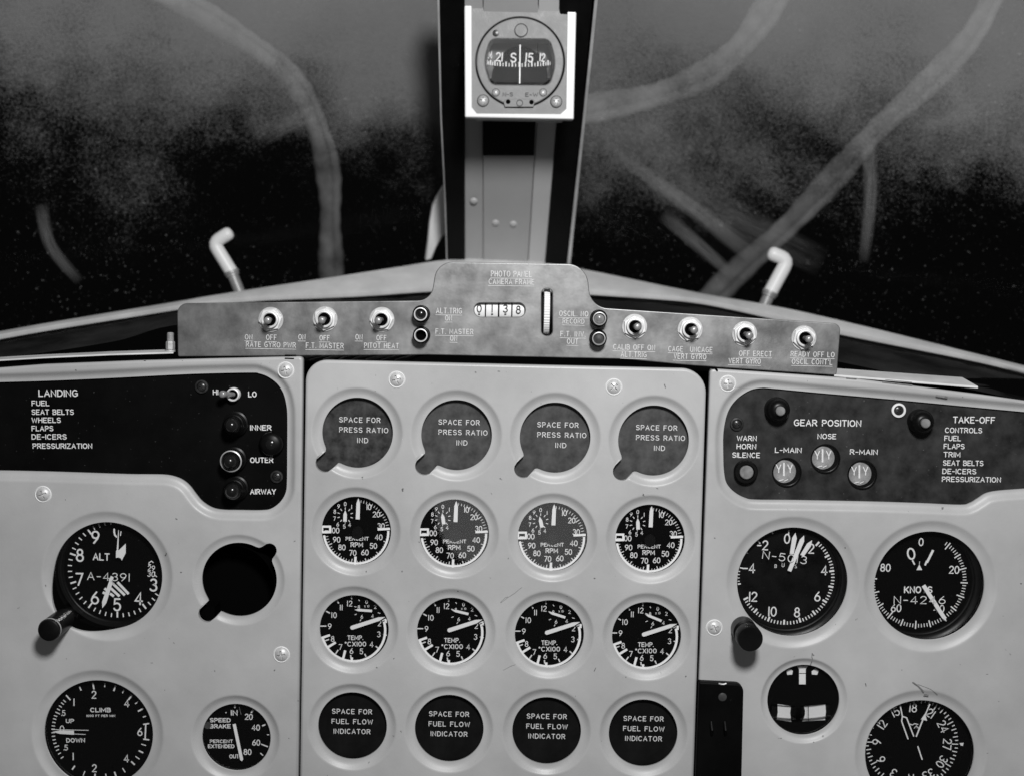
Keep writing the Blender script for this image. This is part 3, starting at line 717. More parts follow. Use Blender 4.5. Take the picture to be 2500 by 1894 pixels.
FL_ = [('SPACE FOR', -49, 49, -33), ('FUEL FLOW', -50, 51, -8.5), ('INDICATOR', -45, 45, 15.5)]
for c, nm in zip(FUL_C, ('blank fuel flow cover at the left end of the bottom row', 'second blank fuel flow cover from the left in the bottom row', 'third blank fuel flow cover from the left in the bottom row', 'blank fuel flow cover at the right end of the bottom row')):
    cover('blank_cover', c, 86, None, FL_, nm, 'cover_dark', 'blank covers for fuel flow')
b = MB(); O = P('Z', 516, 1252, YS + .03); b.lathe(O, [(.032, .025), (.032, 0), (.001, 0)], 40); b.box(P('Z', 447, 1325, YS + .02), .016, .02, .016)
tag(b.build('instrument_well', M['void']), 'empty black instrument opening with two screw lobes right of the altimeter', 'panel opening')

# ================================================================ gauges
def gauge(name, label, cat, t, c, Rp, Y, dep, group=None, dial='dial', oversize=1.18):
    O = P(t, *c, Y); root = thing(name, O, label, cat, group); r = Rp * CROP[t][2] * m_per_px(Y)
    b = MB(); q = r * oversize; b.lathe(O, [(r * 1.02, -.0046), (q, -.0047), (q, -dep - .002), (q * .98, -dep - .02)], 56, cap1=True); b.build('case', M['void'], root)
    b = MB(); b.lathe(O, [(q * .985, -dep - .0006), (q * .985, -dep), (.0005, -dep)], 56); df = b.build('dial_face', M[dial], root)
    b = MB(); b.lathe(O, [(r * 1.05, -.0052), (.0004, -.0052)], 56); b.build('glass', M['glass'], root)
    return root, df, Y + dep
def swap_pointer(cp, g0, t, Yd, tail, tip, w0, w1, tl):
    old = [c for c in children(cp) if c.name.startswith('small_pointer')][0]; d = Draw(t, Yd); d.bar(tail, tip, w0, w1, tl); o = d.build('small_pointer', M['white'], g0)
    old.data = o.data; bpy.data.objects.remove(o)
# --- percent rpm
def rpm_art(root, df, Y):
    d = Draw('L', Y); C = (585, 517)
    for i in range(0, 101):
        a = 2.7 * i - 1.4 + 2
        if i % 10 == 0: d.tick(C, a, 305, 355, 9)
        elif i % 2 == 0: d.tick(C, a, 322, 355, 6)
    for s, x, y in (('10', 712, 250), ('20', 792, 330), ('30', 842, 455), ('40', 817, 576), ('50', 760, 670), ('60', 668, 740), ('70', 537, 745), ('80', 420, 685), ('90', 363, 602), ('100', 345, 503)): d.text(s, (x, y), 56, w=.15, gap=.2)
    for s, x, y in (('0', 455, 218), ('1', 525, 248), ('4', 503, 442), ('5', 445, 460), ('6', 375, 437), ('7', 340, 374), ('8', 343, 300), ('9', 384, 243)): d.text(s, (x, y), 40, w=.16)
    for k in range(10): d.tick((455, 340), 36 * k, 62, 88, 8)
    d.fit('PERCENT', 460, 710, 612, 42, 612, w=.17); d.fit('RPM', 513, 648, 683, 54, w=.17)
    d.build('scale', M['white'], df)
    d = Draw('L', Y, .00018); d.arcband((455, 340), 56, 4, 0, 360); d.arcband((588, 525), 78, 9, -330, 0); d.build('dial_ring', M['dimwhite'] if False else M['void'], df)
    d = Draw('L', Y - .0022); d.bar((590, 383), (598, 150), 44, 40, 62); d.build('main_pointer', M['white'], root)
    b = MB(); b.lathe(P('L', 590, 520, Y), [(.0046, 0), (.0046, .0016), (.0040, .0022), (.0004, .0022)], 30); b.build('hub', M['black'], root)
    d = Draw('L', Y - .0012); d.bar((452, 408), (456, 283), 40, 38, 46); d.build('small_pointer', M['white'], root)
    d = Draw('L', YP + .0050, 0)
    d.arcband((572, 517), 352, 24, 87, 262, 60); d.bar((195, 462), (300, 462), 24); d.bar((205, 522), (300, 520), 26); d.bar((205, 450), (205, 530), 26); d.bar((292, 452), (292, 530), 22); d.bar((805, 492), (938, 486), 24)
    d.build('range_marking', M['white'], root)
    d = Draw('L', YP + .0048, 0); d.bar((566, 785), (560, 893), 26); d.build('slip_mark', M['whitepaint'], root)
g0, df, Y = gauge('rpm_gauge', 'percent rpm gauge at the left end of its row, plain black face', 'gauge', 'n', RPM_C[0], 86, YP, .0085, 'percent rpm gauges')
rpm_art(g0, df, Y)
for c, nm in zip(RPM_C[1:], ('second percent rpm gauge from the left, dark hub ring showing', 'third percent rpm gauge from the left, grey sheen on its glass', 'percent rpm gauge at the right end of its row')):
    cp = copy_tree(g0, at(*c, YP), nm); swap_pointer(cp, g0, 'L', Y - .0012, *{1: ((466, 407), (446, 284)), 2: ((470, 406), (441, 286)), 3: ((459, 408), (452, 283))}[RPM_C.index(c)], 40, 38, 46)
# --- temperature
def temp_art(root, df, Y):
    d = Draw('N', Y)
    for s, x, y in (('12', 503, 230), ('11', 412, 272), ('10', 335, 355), ('9', 288, 475), ('8', 320, 612), ('7', 404, 700), ('6', 523, 742), ('5', 630, 746), ('4', 740, 670), ('3', 818, 562), ('2', 825, 443)): d.text(s, (x, y), 57, w=.14, gap=.3)
    for a, e in (((523, 150), (524, 182)), ((364, 192), (385, 228)), ((237, 306), (290, 334)), ((177, 473), (252, 473)), ((236, 633), (280, 616)), ((379, 730), (351, 772)), ((514, 785), (518, 822)), ((665, 772), (682, 806)), ((785, 690), (815, 715)), ((865, 563), (905, 572)), ((852, 417), (885, 402))): d.bar(a, e, 13)
    for s, x, y in (('0', 686, 212), ('2', 780, 265), ('4', 750, 365), ('6', 635, 372), ('8', 603, 270)): d.text(s, (x, y), 38, w=.15)
    for a, e in (((600, 188), (612, 204)), ((552, 262), (578, 268)), ((556, 352), (580, 343)), ((614, 420), (626, 402)), ((808, 328), (834, 336))): d.bar(a, e, 7)
    d.text('X', (668, 260), 20); d.text('10', (704, 258), 22)
    d.fit('TEMP.', 478, 652, 624, 52, w=.16); d.fit('°CX100', 450, 682, 693, 54, w=.15)
    d.build('scale', M['white'], df)
    d = Draw('N', Y - .002); d.bar((745, 310), (555, 297), 28, 28, 44); d.build('small_pointer', M['white'], root)
    d = Draw('N', Y - .003); d.bar((532, 490), (890, 374), 46, 42, 78); d.disc((532, 490), 23); d.build('main_pointer', M['white'], root)
    d = Draw('N', YP + .0050, 0); d.arcband((543, 517), 350, 26, 73, 256, 60)
    d.bar((196, 604), (290, 571), 26); d.bar((268, 702), (352, 650), 26); d.bar((428, 842), (455, 736), 26); d.bar((893, 395), (893, 440), 24); d.build('range_marking', M['white'], root)
    d = Draw('N', YP + .0048, 0); d.bar((527, 812), (524, 885), 26); d.disc((524, 862), 20); d.build('slip_mark', M['whitepaint'], root)
g0, df, Y = gauge('temperature_gauge', 'exhaust temperature gauge at the left end of its row', 'gauge', 'n', TMP_C[0], 86, YP, .0085, 'temperature gauges')
temp_art(g0, df, Y)
for c, nm in zip(TMP_C[1:], ('second temperature gauge from the left, below the second rpm gauge', 'third temperature gauge from the left, below the third rpm gauge', 'temperature gauge at the right end of its row')):
    cp = copy_tree(g0, at(*c, YP), nm); swap_pointer(cp, g0, 'N', Y - .002, *{1: ((738, 316), (556, 272)), 2: ((730, 326), (548, 268)), 3: ((722, 344), (542, 270))}[TMP_C.index(c)], 28, 28, 44)

# --- altimeter
root, df, Y = gauge('altimeter', 'large altimeter marked ALT with a thick setting knob at its lower left', 'gauge', 'I', (950, 870), 706, YS, .011, None, oversize=1.26)
d = Draw('I', Y); C = (1078, 775)
for i in range(50):
    a = 7.2 * i - .5
    if 8 < a < 118: continue
    if i == 0: continue
    d.tick(C, a, 560 if i % 5 == 0 else 585, 638, 22 if i % 5 == 0 else 14)
for s, x, y in (('9', 803, 368), ('8', 604, 598), ('7', 598, 905), ('6', 796, 1142), ('5', 1080, 1230), ('4', 1357, 1150), ('3', 1545, 978)): d.text(s, (x, y), 152, 2 if s in '34' else 0, w=.145)
d.fit('ALT', 768, 985, 662, 98, 668, w=.16)
d.line([(1043, 265), (1043, 305), (1052, 340), (1072, 362)], 22); d.line([(1130, 295), (1122, 345)], 12)
d.text('29', (1518, 762), 62, 4); d.text('30', (1515, 838), 66, 4); d.line([(1560, 810), (1560, 850), (1585, 872)], 12); d.line([(1485, 715), (1490, 690), (1520, 672), (1540, 690)], 12); d.line([(1492, 718), (1508, 716)], 12)
d.build('scale', M['white'], df)
d = Draw('I', YS + .0049, 0); d.fit('A-4391', 695, 1242, 915, 108, 935, w=.10, gap=.3); d.build('serial_number', M['engraved'], root)
d = Draw('I', Y, .0004); d.poly([(1020, 985), (1080, 935), (1125, 940), (1235, 1090), (1190, 1110), (1120, 1130), (985, 1120)])
d.mb = MB(); 
for a, e in (((1085, 940), (1228, 1092)), ((1022, 955), (1180, 1108)), ((1000, 1018), (1112, 1122)), ((990, 1085), (1040, 1122)), ((920, 1020), (950, 1045)), ((898, 1068), (925, 1085))): d.bar(a, e, 34)
d.build('warning_flag', M['white'], df)
d = Draw('I', Y - .003); d.bar((1020, 870), (990, 930), 44); d.bar((1005, 925), (890, 1275), 50, 58, 80); d.build('short_pointer', M['white'], root)
d = Draw('I', Y - .0045); d.bar((1086, 520), (1098, 278), 22, 8); d.poly([(1064, 632), (1066, 545), (1086, 512), (1100, 535), (1190, 448), (1190, 568), (1140, 665), (1128, 640), (1098, 625)]); d.build('long_pointer', M['white'], root)
K0 = P('I', 440, 1385, YS + .012); b = MB(); b.lathe(K0, [(.0082, -.004), (.0082, .038), (.0077, .0395), (.0068, .040), (.0004, .040)], 40); kn = b.build('setting_knob', M['black'], root)
b = MB(); b.lathe(K0, [(.0083, .0362), (.0085, .0372), (.0083, .0382)], 40, cap1=False); b.build('knob_rim', M['dimwhite'], kn)

def bezel_ring(root, t, C, r0, Y):
    k = CROP[t][2] * m_per_px(Y); b = MB(); b.lathe(P(t, *C, Y), [((r0) * k, .0002), ((r0 + 8) * k, .0016), ((r0 + 16) * k, .0019), ((r0 + 22) * k, .0034), ((r0 + 40) * k, .0036), ((r0 + 60) * k, .0052)], 72, cap1=False); b.build('bezel_ring', M['black'], root)
bezel_ring(root, 'I', (1078, 775), 680, Y)
# --- climb
root, df, Y = gauge('climb_indicator', 'large vertical speed dial marked CLIMB in the lower left corner', 'gauge', 'J', (515, 820), 444, YS, .010, oversize=1.16)
d = Draw('J', Y); C = (532, 797)
for a, e, wd_ in (((477, 408), (487, 460), 12), ((573, 412), (572, 442), 8), ((658, 430), (644, 473), 12), ((724, 465), (713, 490), 8), ((790, 506), (760, 543), 12), ((838, 556), (815, 575), 8), ((878, 612), (836, 634), 12), ((900, 672), (876, 680), 8),
                  ((265, 506), (300, 545), 11), ((372, 438), (385, 470), 10)): d.bar(a, e, wd_)
for k, a in enumerate([-49, -53, -57.5, -62, -66.5, -71, -75, -79.5, -84, -88, -92.5, -97, -101.5, -106, -110.5, -115, -120, -126]): d.tick(C, a, 352 if k in (4, 14) else 365, 392, 8)
d.line([(898, 735), (893, 855)], 11); d.bar((878, 738), (925, 731), 11); d.bar((878, 855), (926, 861), 11)
for a, wd_ in ((105.5, 8), (115, 12), (124, 8), (133, 12), (148, 8), (160, 12), (172, 8), (186, 12), (200, 8), (215, 12)): d.tick(C, a, 352, 392, wd_)
for s, x, y, h in (('2', 487, 502, 58), ('4', 748, 570, 58), ('6', 852, 797, 60), ('1', 328, 562, 56), ('.5', 243, 648, 42), ('.5', 262, 922, 42), ('1', 322, 992, 56), ('2', 490, 1085, 58), ('4', 745, 1008, 58)): d.text(s, (x, y), h, w=.15, gap=.1)
d.text('0', (233, 775), 52, w=.14, sx=1.05); d.fit('CLIMB', 457, 622, 642, 38, w=.2); d.fit('1000 FT PER MIN', 427, 655, 679, 19, w=.2); d.fit('UP', 264, 330, 728, 36, w=.19); d.fit('DOWN', 267, 416, 882, 37, w=.19)
d.build('scale', M['white'], df)
d = Draw('J', Y - .003); d.bar((328, 804), (158, 797), 34, 30, 60); d.bar((445, 785), (150, 779), 5); d.bar((420, 818), (328, 814), 5); d.build('pointer', M['white'], root)
# --- speed brake
root, df, Y = gauge('speed_brake_gauge', 'small dial marked SPEED BRAKE beside the climb indicator', 'gauge', 'J', (1611, 852), 280, YS, .0085)
d = Draw('J', Y); C = (1605, 845)
for a, e, wd_ in (((1605, 580), (1605, 608), 10), ((1752, 622), (1735, 647), 11), ((1852, 738), (1822, 750), 11), ((1880, 820), (1860, 820), 7), ((1868, 915), (1815, 895), 9), ((1830, 985), (1808, 965), 8)): d.bar(a, e, wd_)
d.fit('IN', 1574, 1628, 668, 46, w=.18); d.disc((1535, 645), 5)
for s, x, y in (('20', 1716, 678), ('40', 1772, 763), ('60', 1775, 882), ('80', 1706, 957)): d.text(s, (x, y), 44, w=.16, gap=.22)
d.fit('SPEED', 1407, 1573, 722, 36, w=.2); d.fit('BRAKE', 1407, 1573, 770, 36, w=.2); d.fit('PERCENT', 1407, 1590, 886, 29, w=.19); d.fit('EXTENDED', 1392, 1603, 927, 32, w=.19); d.fit('OUT', 1562, 1640, 1008, 34, w=.18)
d.build('scale', M['white'], df)
d = Draw('J', Y - .003); d.bar((1600, 735), (1662, 1030), 26, 26, 12); d.build('pointer', M['white'], root)
d = Draw('J', Y, .0003); d.disc((1388, 745), 30); d.build('scuff', M['cover'], df)

# --- accelerometer
root, df, Y = gauge('accelerometer', 'large dial with three upright pointers and black reset knob, right panel', 'gauge', 'Q', (725, 496), 421, YS, .011, dial='dial_mid', oversize=1.22)
d = Draw('Q', Y); C = (675, 455)
for i in range(int(2 * 5), 12 * 5 + 1):
    v = i / 5; mj = i % 5 == 0; d.tick(C, 20 * v + .5, 328 if mj else 340, 366, 14 if mj else 8)
for v in (0, -2, -4): d.tick(C, 20 * v + .5, 330, 362, 9)
for v in (-1, -3, -5): d.tick(C, 20 * v + .5, 350, 372, 10)
for i in range(21, 25): d.tick(C, -4 * i, 356, 372, 6)
for s, x, y in (('0', 680, 165), ('2', 862, 240), ('4', 960, 402), ('6', 908, 598), ('8', 755, 717), ('10', 570, 711), ('12', 425, 600), ('-4', 398, 386), ('-2', 497, 214)): d.text(s, (x, y), 68, w=.14, gap=.22)
d.text('B', (595, 370), 24); d.text('U', (650, 362), 28); d.text('S', (745, 372), 24)
d.build('scale', M['white'], df)
d = Draw('Q', YS + .0049, 0); d.fit('N-5013', 492, 825, 315, 62, 358, w=.10, gap=.3); d.build('serial_number', M['engraved'], root)
for a, e, l in (((715, 280), (743, 120), .002), ((792, 292), (868, 176), .003), ((697, 408), (808, 140), .0045)):
    d = Draw('Q', Y - l); d.bar(a, e, 30, 36, 42); d.build('pointer', M['white'], root)
K0 = P('Q', 350, 838, YS); b = MB(); b.lathe(K0, [(.0092, .0), (.0092, .012), (.0078, .013), (.0078, .019), (.0094, .020), (.0094, .029), (.0088, .0305), (.0004, .0305)], 40); b.build('reset_knob', M['black'], root)
bezel_ring(root, 'Q', (675, 455), 392, Y)
# --- airspeed
root, df, Y = gauge('airspeed_indicator', 'large dial marked KNOTS with long pointer at lower right, right panel', 'gauge', 'Q', (1755, 525), 420, YS, .011, oversize=1.24)
d = Draw('Q', Y); C = (1668, 480)
for i in range(9, 77):
    v = i
    mj = i % 10 == 0; md = i % 5 == 0; d.tick(C, 3.6 * v + 1.2, 310 if mj else 318 if md else 334, 372 if md else 362, 9 if md else 6)
for s, x, y in (('0', 1685, 190), ('20', 1933, 398), ('40', 1820, 690), ('60', 1498, 685), ('80', 1418, 382)): d.text(s, (x, y), 54, w=.15, gap=.22)
d.text('0', (1610, 278), 82, -14, w=.15, sx=1.1); d.bar((1620, 326), (1637, 360), 11); d.bar((1728, 345), (1776, 250), 18); d.bar((1715, 365), (1728, 330), 14); d.poly([(1650, 400), (1694, 400), (1672, 358)]); d.bar((1672, 358), (1674, 335), 4)
d.fit('KNOTS', 1556, 1770, 574, 54, w=.17)
d.build('scale', M['white'], df)
d = Draw('Q', YS + .0049, 0); d.fit('N-4246', 1480, 1868, 655, 62, 655, w=.10, gap=.3); d.build('serial_number', M['engraved'], root)
d = Draw('Q', Y - .004); d.bar((1703, 515), (1876, 786), 30, 30, 40); d.build('pointer', M['white'], root)
bezel_ring(root, 'Q', (1668, 480), 396, Y)
# --- turn and slip
root, df, Y = gauge('turn_indicator', 'black dial with white T mark above two white blocks, right of the panel seam', 'gauge', 'R', (882, 437), 262, YS, .0085)
d = Draw('R', Y); d.poly([(757, 220), (780, 207), (802, 222), (797, 248), (762, 250)]); d.poly([(935, 225), (962, 205), (985, 220), (975, 250), (937, 248)])
d.poly([(830, 188), (910, 188), (893, 210), (893, 238), (846, 238), (846, 210)]); d.build('index_marks', M['whitepaint'], df)
d = Draw('R', Y - .003); d.poly([(846, 243), (893, 243), (893, 318), (846, 318)]); d.build('pointer', M['whitepaint'], root)
d = Draw('R', Y, .0006); d.poly([(692, 457), (788, 470), (782, 520), (790, 582), (686, 568), (694, 515)]); d.poly([(880, 472), (1032, 458), (1036, 510), (1030, 570), (868, 580), (884, 540), (888, 505)]); d.build('slip_scale', M['whitepaint'], df)
b = MB(); b.tube([P('R', x, 520 + 0.0011 * (x - 835) ** 2 * -.4, Y - .001) for x in range(640, 1061, 30)], .0052, 16); b.build('slip_tube', M['glass'], root)
b = MB(); b.lathe(P('R', 836, 520, Y - .001), [(.0055 * math.sin(R(a)), .0055 * math.cos(R(a))) for a in range(175, 0, -12)], 24); b.build('slip_ball', M['void'], root)
d = Draw('R', Y - .0062); d.bar((912, 455), (914, 585), 4); d.build('lubber_wire', M['void'], root)
# --- heading
root, df, Y = gauge('heading_indicator', 'compass rose dial with numbers 9 to 27 in the lower right corner', 'gauge', 'R', (1710, 818), 398, YS, .011, oversize=1.2)
d = Draw('R', Y); C = (1648, 735)
for i in range(72):
    a = 5 * i
    d.tick(C, a, 288 if i % 6 == 0 else 300 if i % 2 == 0 else 314, 336, 7)
for k, s in enumerate(('18', '21', '24', '27', '30', '33', 'N', '3', '6', '9', '12', '15')):
    a = 30 * k + 2; p = (C[0] + 250 * math.sin(R(a)), C[1] - 250 * math.cos(R(a))); d.text(s, p, 58, a, w=.13, gap=.24)
d.poly([(1985, 735), (2015, 732), (2010, 755), (1995, 752)])
d.line([(1630, 598), (1650, 606), (1668, 596), (1690, 602)], 6); d.line([(1665, 628), (1680, 612), (1695, 626), (1670, 622), (1700, 632)], 5)
d.build('compass_rose', M['white'], df)
d = Draw('R', Y - .003); d.line([(1620, 705), (1575, 580), (1580, 545), (1565, 470)], 9); d.line([(1660, 685), (1610, 555), (1580, 545)], 9); d.line([(1690, 760), (1720, 850)], 9); d.build('double_pointer', M['white'], root)
d = Draw('R', Y - .0042); d.bar((1678, 690), (1733, 550), 10); d.poly([(1740, 525), (1712, 567), (1756, 576)]); d.bar((1740, 540), (1775, 458), 9); d.build('arrow_pointer', M['white'], root)

# ================================================================ switch strip
D2 = lambda t, x, y: Vector((P(t, x, y, YT).x, P(t, x, y, YT).z))
r_ = S_
out = rp([(D2('D', 1120, 981), 4 * r_), (D2('D', 1113, 571), 26 * r_), (D2('E', 1112, 550), 38 * r_), (D2('E', 1158, 252), 44 * r_), (D2('F', 415, 270), 52 * r_), (D2('F', 452, 602), 48 * r_), (D2('G', 1052, 97), 18 * r_), (D2('G', 1020, 492), 7 * r_), (D2('F', 1260, 1052), 0), (D2('F', 700, 1000), 0), (D2('E', 1100, 968), 0)])
def slot(t, x0, y0, x1, y1, r): return poly_hole(rp([(D2(t, x0, y0), r * r_), (D2(t, x1, y0), r * r_), (D2(t, x1, y1), r * r_), (D2(t, x0, y1), r * r_)]))
st_root = thing('switch_strip', P('E', 1000, 760, YT), 'long aluminium switch strip with raised middle, engraved for the photo panel camera', 'switch panel')
sheet('strip_plate', out, [(slot('E', 1448, 570, 1838, 676, 15.5), PLAIN), (slot('E', 1966, 458, 2050, 822, 13), PLAIN)], YT, M['strip'], edge=.0006, thick=.0016, parent=st_root)
d = Draw('E', YT)
for s, x0, x1, y, h in (('PHOTO PANEL', 1575, 1890, 366, 46), ('CAMERA FRAME', 1558, 1910, 424, 42), ('ALT.TRIG', 1152, 1352, 650, 44), ('ON', 1222, 1275, 706, 42), ('F.T. MASTER', 1148, 1440, 808, 42), ('ON', 1260, 1315, 862, 42),
                       ('ON', 90, 145, 852, 42), ('OFF', 253, 332, 859, 42), ('F.T. MASTER', 148, 440, 918, 44), ('ON', 530, 585, 852, 42), ('OFF', 692, 770, 858, 42), ('PITOT HEAT', 597, 865, 917, 42)): d.fit(s, x0, x1, y, h, y + (x1 - x0) * .014, w=.115, gap=.34, ul=11)
d.t = 'D'
for s, x0, x1, y, h in (('ON', 1637, 1695, 851, 40), ('OFF', 1800, 1882, 855, 42), ('RATE GYRO PWR', 1645, 2030, 908, 42)): d.fit(s, x0, x1, y, h, y + (x1 - x0) * .02, w=.115, gap=.34, ul=11)
d.t = 'F'
for s, x0, x1, y, h in (('OSCIL. NO', 205, 430, 670, 42), ('RECORD', 232, 400, 728, 40), ('F.T. INV.', 215, 410, 827, 42), ('OUT', 265, 352, 885, 42), ('CALIB OFF ON', 622, 945, 928, 42), ('ALT.TRIG', 680, 880, 985, 42), ('CAGE', 1047, 1160, 943, 42), ('UNCAGE', 1215, 1387, 948, 42),
                       ('VERT GYRO', 1088, 1340, 1000, 42), ('OFF ERECT', 1592, 1845, 978, 42), ('VERT GYRO', 1512, 1760, 1035, 42)): d.fit(s, x0, x1, y, h, y + (x1 - x0) * .022, w=.115, gap=.34, ul=11)
d.t = 'G'
for s, x0, x1, y, h in (('READY OFF LO', 663, 1002, 350, 42), ("OSCIL CONT'L", 672, 985, 408, 42)): d.fit(s, x0, x1, y, h, y + (x1 - x0) * .022, w=.115, gap=.34, ul=11)
d.build('lettering', M['engraved'], st_root)

def toggle(t, c, tip, label, Y=YT, rot=0, small=False, group='toggle switches on the strip'):
    O = P(t, *c, Y); root = thing('toggle_switch', O, label, 'switch', group); k = .78 if small else 1
    b = MB()
    if not small: b.lathe(O, [(.0091, 0), (.0093, .0004), (.0091, .0008), (.0060, .0008)], 40, cap1=False); b.build('washer', M['steel'], root); b = MB(); hexa(O, .0087, .0008, .0032, b, rot); b.build('nut', M['chrome'], root, angle=25)
    b = MB(); q = .0066 * k
    prof = [(q, .001), (q, .0038), (q * .96, .0040), (q * .97, .0046), (q * .93, .0049), (q * .96, .0054), (q * .92, .0062), (q * .80, .0064), (q * .70, .0058), (q * .68, .002)]
    b.lathe(O, prof, 40, cap1=False); b.build('bushing', M['chrome'], root)
    b = MB(); b.lathe(O, [(q * .68, .0036), (q * .3, .0036), (.0002, .0036)], 30); b.build('bushing_well', M['void'], root)
    T = P(t, *tip, Y - .0165); A = O + Vector((0, -.003, 0)); dv = (T - A).normalized(); Ln = (T - A).length
    prof = [(.0, .00165), (.25, .0018), (.6, .0022), (.82, .0027), (.92, .0026), (.975, .0020), (.995, .0010), (1.0, .0003)]
    b = MB(); b.tube([A + dv * Ln * a for a, _ in prof], [r for _, r in prof], 20); b.build('lever', M['lever'], root, angle=60)
for t, c, tip, nm, rt in (('D', (1838, 697), (1808, 705), 'bright toggle switch over the RATE GYRO PWR lettering', 10), ('E', (297, 692), (266, 704), 'bright toggle switch over the F.T. MASTER lettering', 25), ('E', (735, 697), (700, 706), 'bright toggle switch over the PITOT HEAT lettering', 5),
                          ('F', (787, 750), (815, 752), 'bright toggle switch over the CALIB OFF ON lettering', 35), ('F', (1215, 772), (1254, 778), 'bright toggle switch over the CAGE UNCAGE lettering', 15), ('F', (1635, 806), (1681, 822), 'bright toggle switch over the OFF ERECT lettering', 40), ('G', (765, 207), (815, 218), 'bright toggle switch over the READY OFF LO lettering', 20)):
    toggle(t, c, tip, nm, rot=rt)
def pilot_lamp(t, c, label, lens, bezel='steel', Y=YT):
    O = P(t, *c, Y); root = thing('indicator_lamp', O, label, 'indicator lamp', 'indicator lamps on the strip')
    b = MB(); b.lathe(O, [(.0064, 0), (.0064, .002), (.0060, .0025), (.0058, .0095), (.0054, .0102), (.0050, .0104)], 40, cap1=False); b.build('sleeve', M['black'], root)
    b = MB(); b.lathe(O, [(.0050, .0098), (.0048, .0108), (.0042, .0110), (.0039, .0102), (.0038, .008)], 40, cap1=False); b.build('bezel', M[bezel], root)
    b = MB(); b.lathe(O, [(.0039, .0072), (.0036, .0088), (.0024, .0098), (.0004, .0102)] if lens != 'void' else [(.0039, .0045), (.0004, .0045)], 30); b.build('lens', M[lens], root)
pilot_lamp('E', (1040, 653), 'indicator lamp beside ALT.TRIG ON lettering, upper left of the tab', 'lens', 'chrome'); pilot_lamp('E', (1042, 815), 'hollow black indicator lamp beside F.T. MASTER ON lettering', 'void', 'chrome')
pilot_lamp('F', (510, 687), 'grey lensed indicator lamp beside OSCIL NO RECORD lettering', 'lens_grey'); pilot_lamp('F', (505, 840), 'dull dark indicator lamp beside F.T. INV. OUT lettering', 'cover')
# frame counter with number drums
O = P('E', 1642, 622, YT + .004); cnt = thing('frame_counter', O, 'four digit white drum counter showing through the slot in the strip', 'counter')
for i, (s, x) in enumerate((('0', 1485), ('1', 1585), ('3', 1687), ('8', 1787))):
    c = P('E', x, 624, YT + .0125); b = MB(); hw = .0044; b.lathe(c + Vector((-hw, 0, 0)), [(.0004, 0), (.0095, 0), (.0098, .0003), (.0098, 2 * hw - .0003), (.0095, 2 * hw), (.0004, 2 * hw)], 40, N=(1, 0, 0)); dr = b.build('number_drum', M['drum'], cnt)
    d = Draw('E', YT + .0026); d.text(s, (x, 612 if i != 3 else 622), 56, w=.15); 
    if i != 3: d.bar((x - 8, 655), (x + 8, 655), 9)
    d.build('numeral', M['ink'], dr)
b = MB(); b.box(P('E', 1645, 622, YT + .026), .05, .004, .03); b.build('housing', M['void'], cnt, smooth=False)
# knurled reset wheel
c = P('E', 2004, 640, YT + .0135); b = MB(); n = 156; hw = .0022
rs = []
for h, sc in ((-hw, .96), (-hw * .9, 1), (hw * .9, 1), (hw, .96)):
    rs.append([c + Vector((h, 0, 0)) + Vector((0, -math.cos(2 * math.pi * i / n), math.sin(2 * math.pi * i / n))) * (.0172 * sc - (.00035 if i % 3 == 0 else 0)) for i in range(n)])
b.rings(rs, True, True, True); tag(b.build('thumb_wheel', M['drum'], angle=20), 'ribbed metal thumb wheel standing in the vertical slot of the strip', 'thumb wheel')

# ================================================================ scratches and scuffs in the paint
for Yq, par, lines in ((YP, pc, [('O', [(15, 222), (90, 165), (160, 120), (240, 55)], 4), ('O', [(1020, 960), (1038, 925)], 9), ('N', [(2130, 220), (2180, 170), (2212, 158)], 4), ('N', [(1940, 440), (1962, 425)], 9), ('O', [(40, 950), (120, 905), (170, 890)], 3), ('E', [(1455, 1100), (1460, 1104)], 9), ('E', [(1630, 1094), (1642, 1096)], 7), ('F', [(1018, 1195), (1026, 1220)], 7), ('L', [(2030, 100), (2040, 112)], 5), ('M', [(1695, 48), (1708, 54)], 9), ('N', [(975, 828), (985, 820)], 8)]),
                      (YS, pr, [('R', [(940, 98), (937, 125), (942, 140), (930, 172)], 6), ('R', [(1655, 306), (1690, 330), (1730, 370)], 12), ('R', [(1690, 318), (1780, 352), (1830, 390)], 3), ('R', [(1735, 392), (1765, 395)], 8), ('R', [(1318, 312), (1322, 330)], 7), ('Q', [(868, 1030), (880, 1040)], 9), ('G', [(1790, 650), (1870, 662)], 14), ('G', [(1095, 514), (1170, 521)], 8), ('G', [(1375, 545), (1600, 570)], 9), ('G', [(1395, 527), (1600, 548)], 5)]),
                      (YS, pl, [('D', [(330, 1084), (336, 1087)], 8), ('D', [(860, 1010), (872, 1011)], 7), ('I', [(1830, 130), (1845, 140)], 14), ('J', [(1640, 600), (1655, 660)], 3)])):
    d = Draw(lines[0][0], Yq, .00012)
    for t, pts, wq in lines: d.t = t; d.line(pts, wq)
    d.build('paint_scratches', M['scratch'], par)

d = Draw('H', YS, .00012); d.line([(1948, 24), (2030, 25)], 9); d.line([(1948, 48), (2012, 50)], 10); d.build('edge_slot', M['void'], pl)
d = Draw('F', YS, .00012); d.line([(1300, 1062), (1412, 1070), (1424, 1090)], 16); d.build('edge_slot', M['void'], pr)
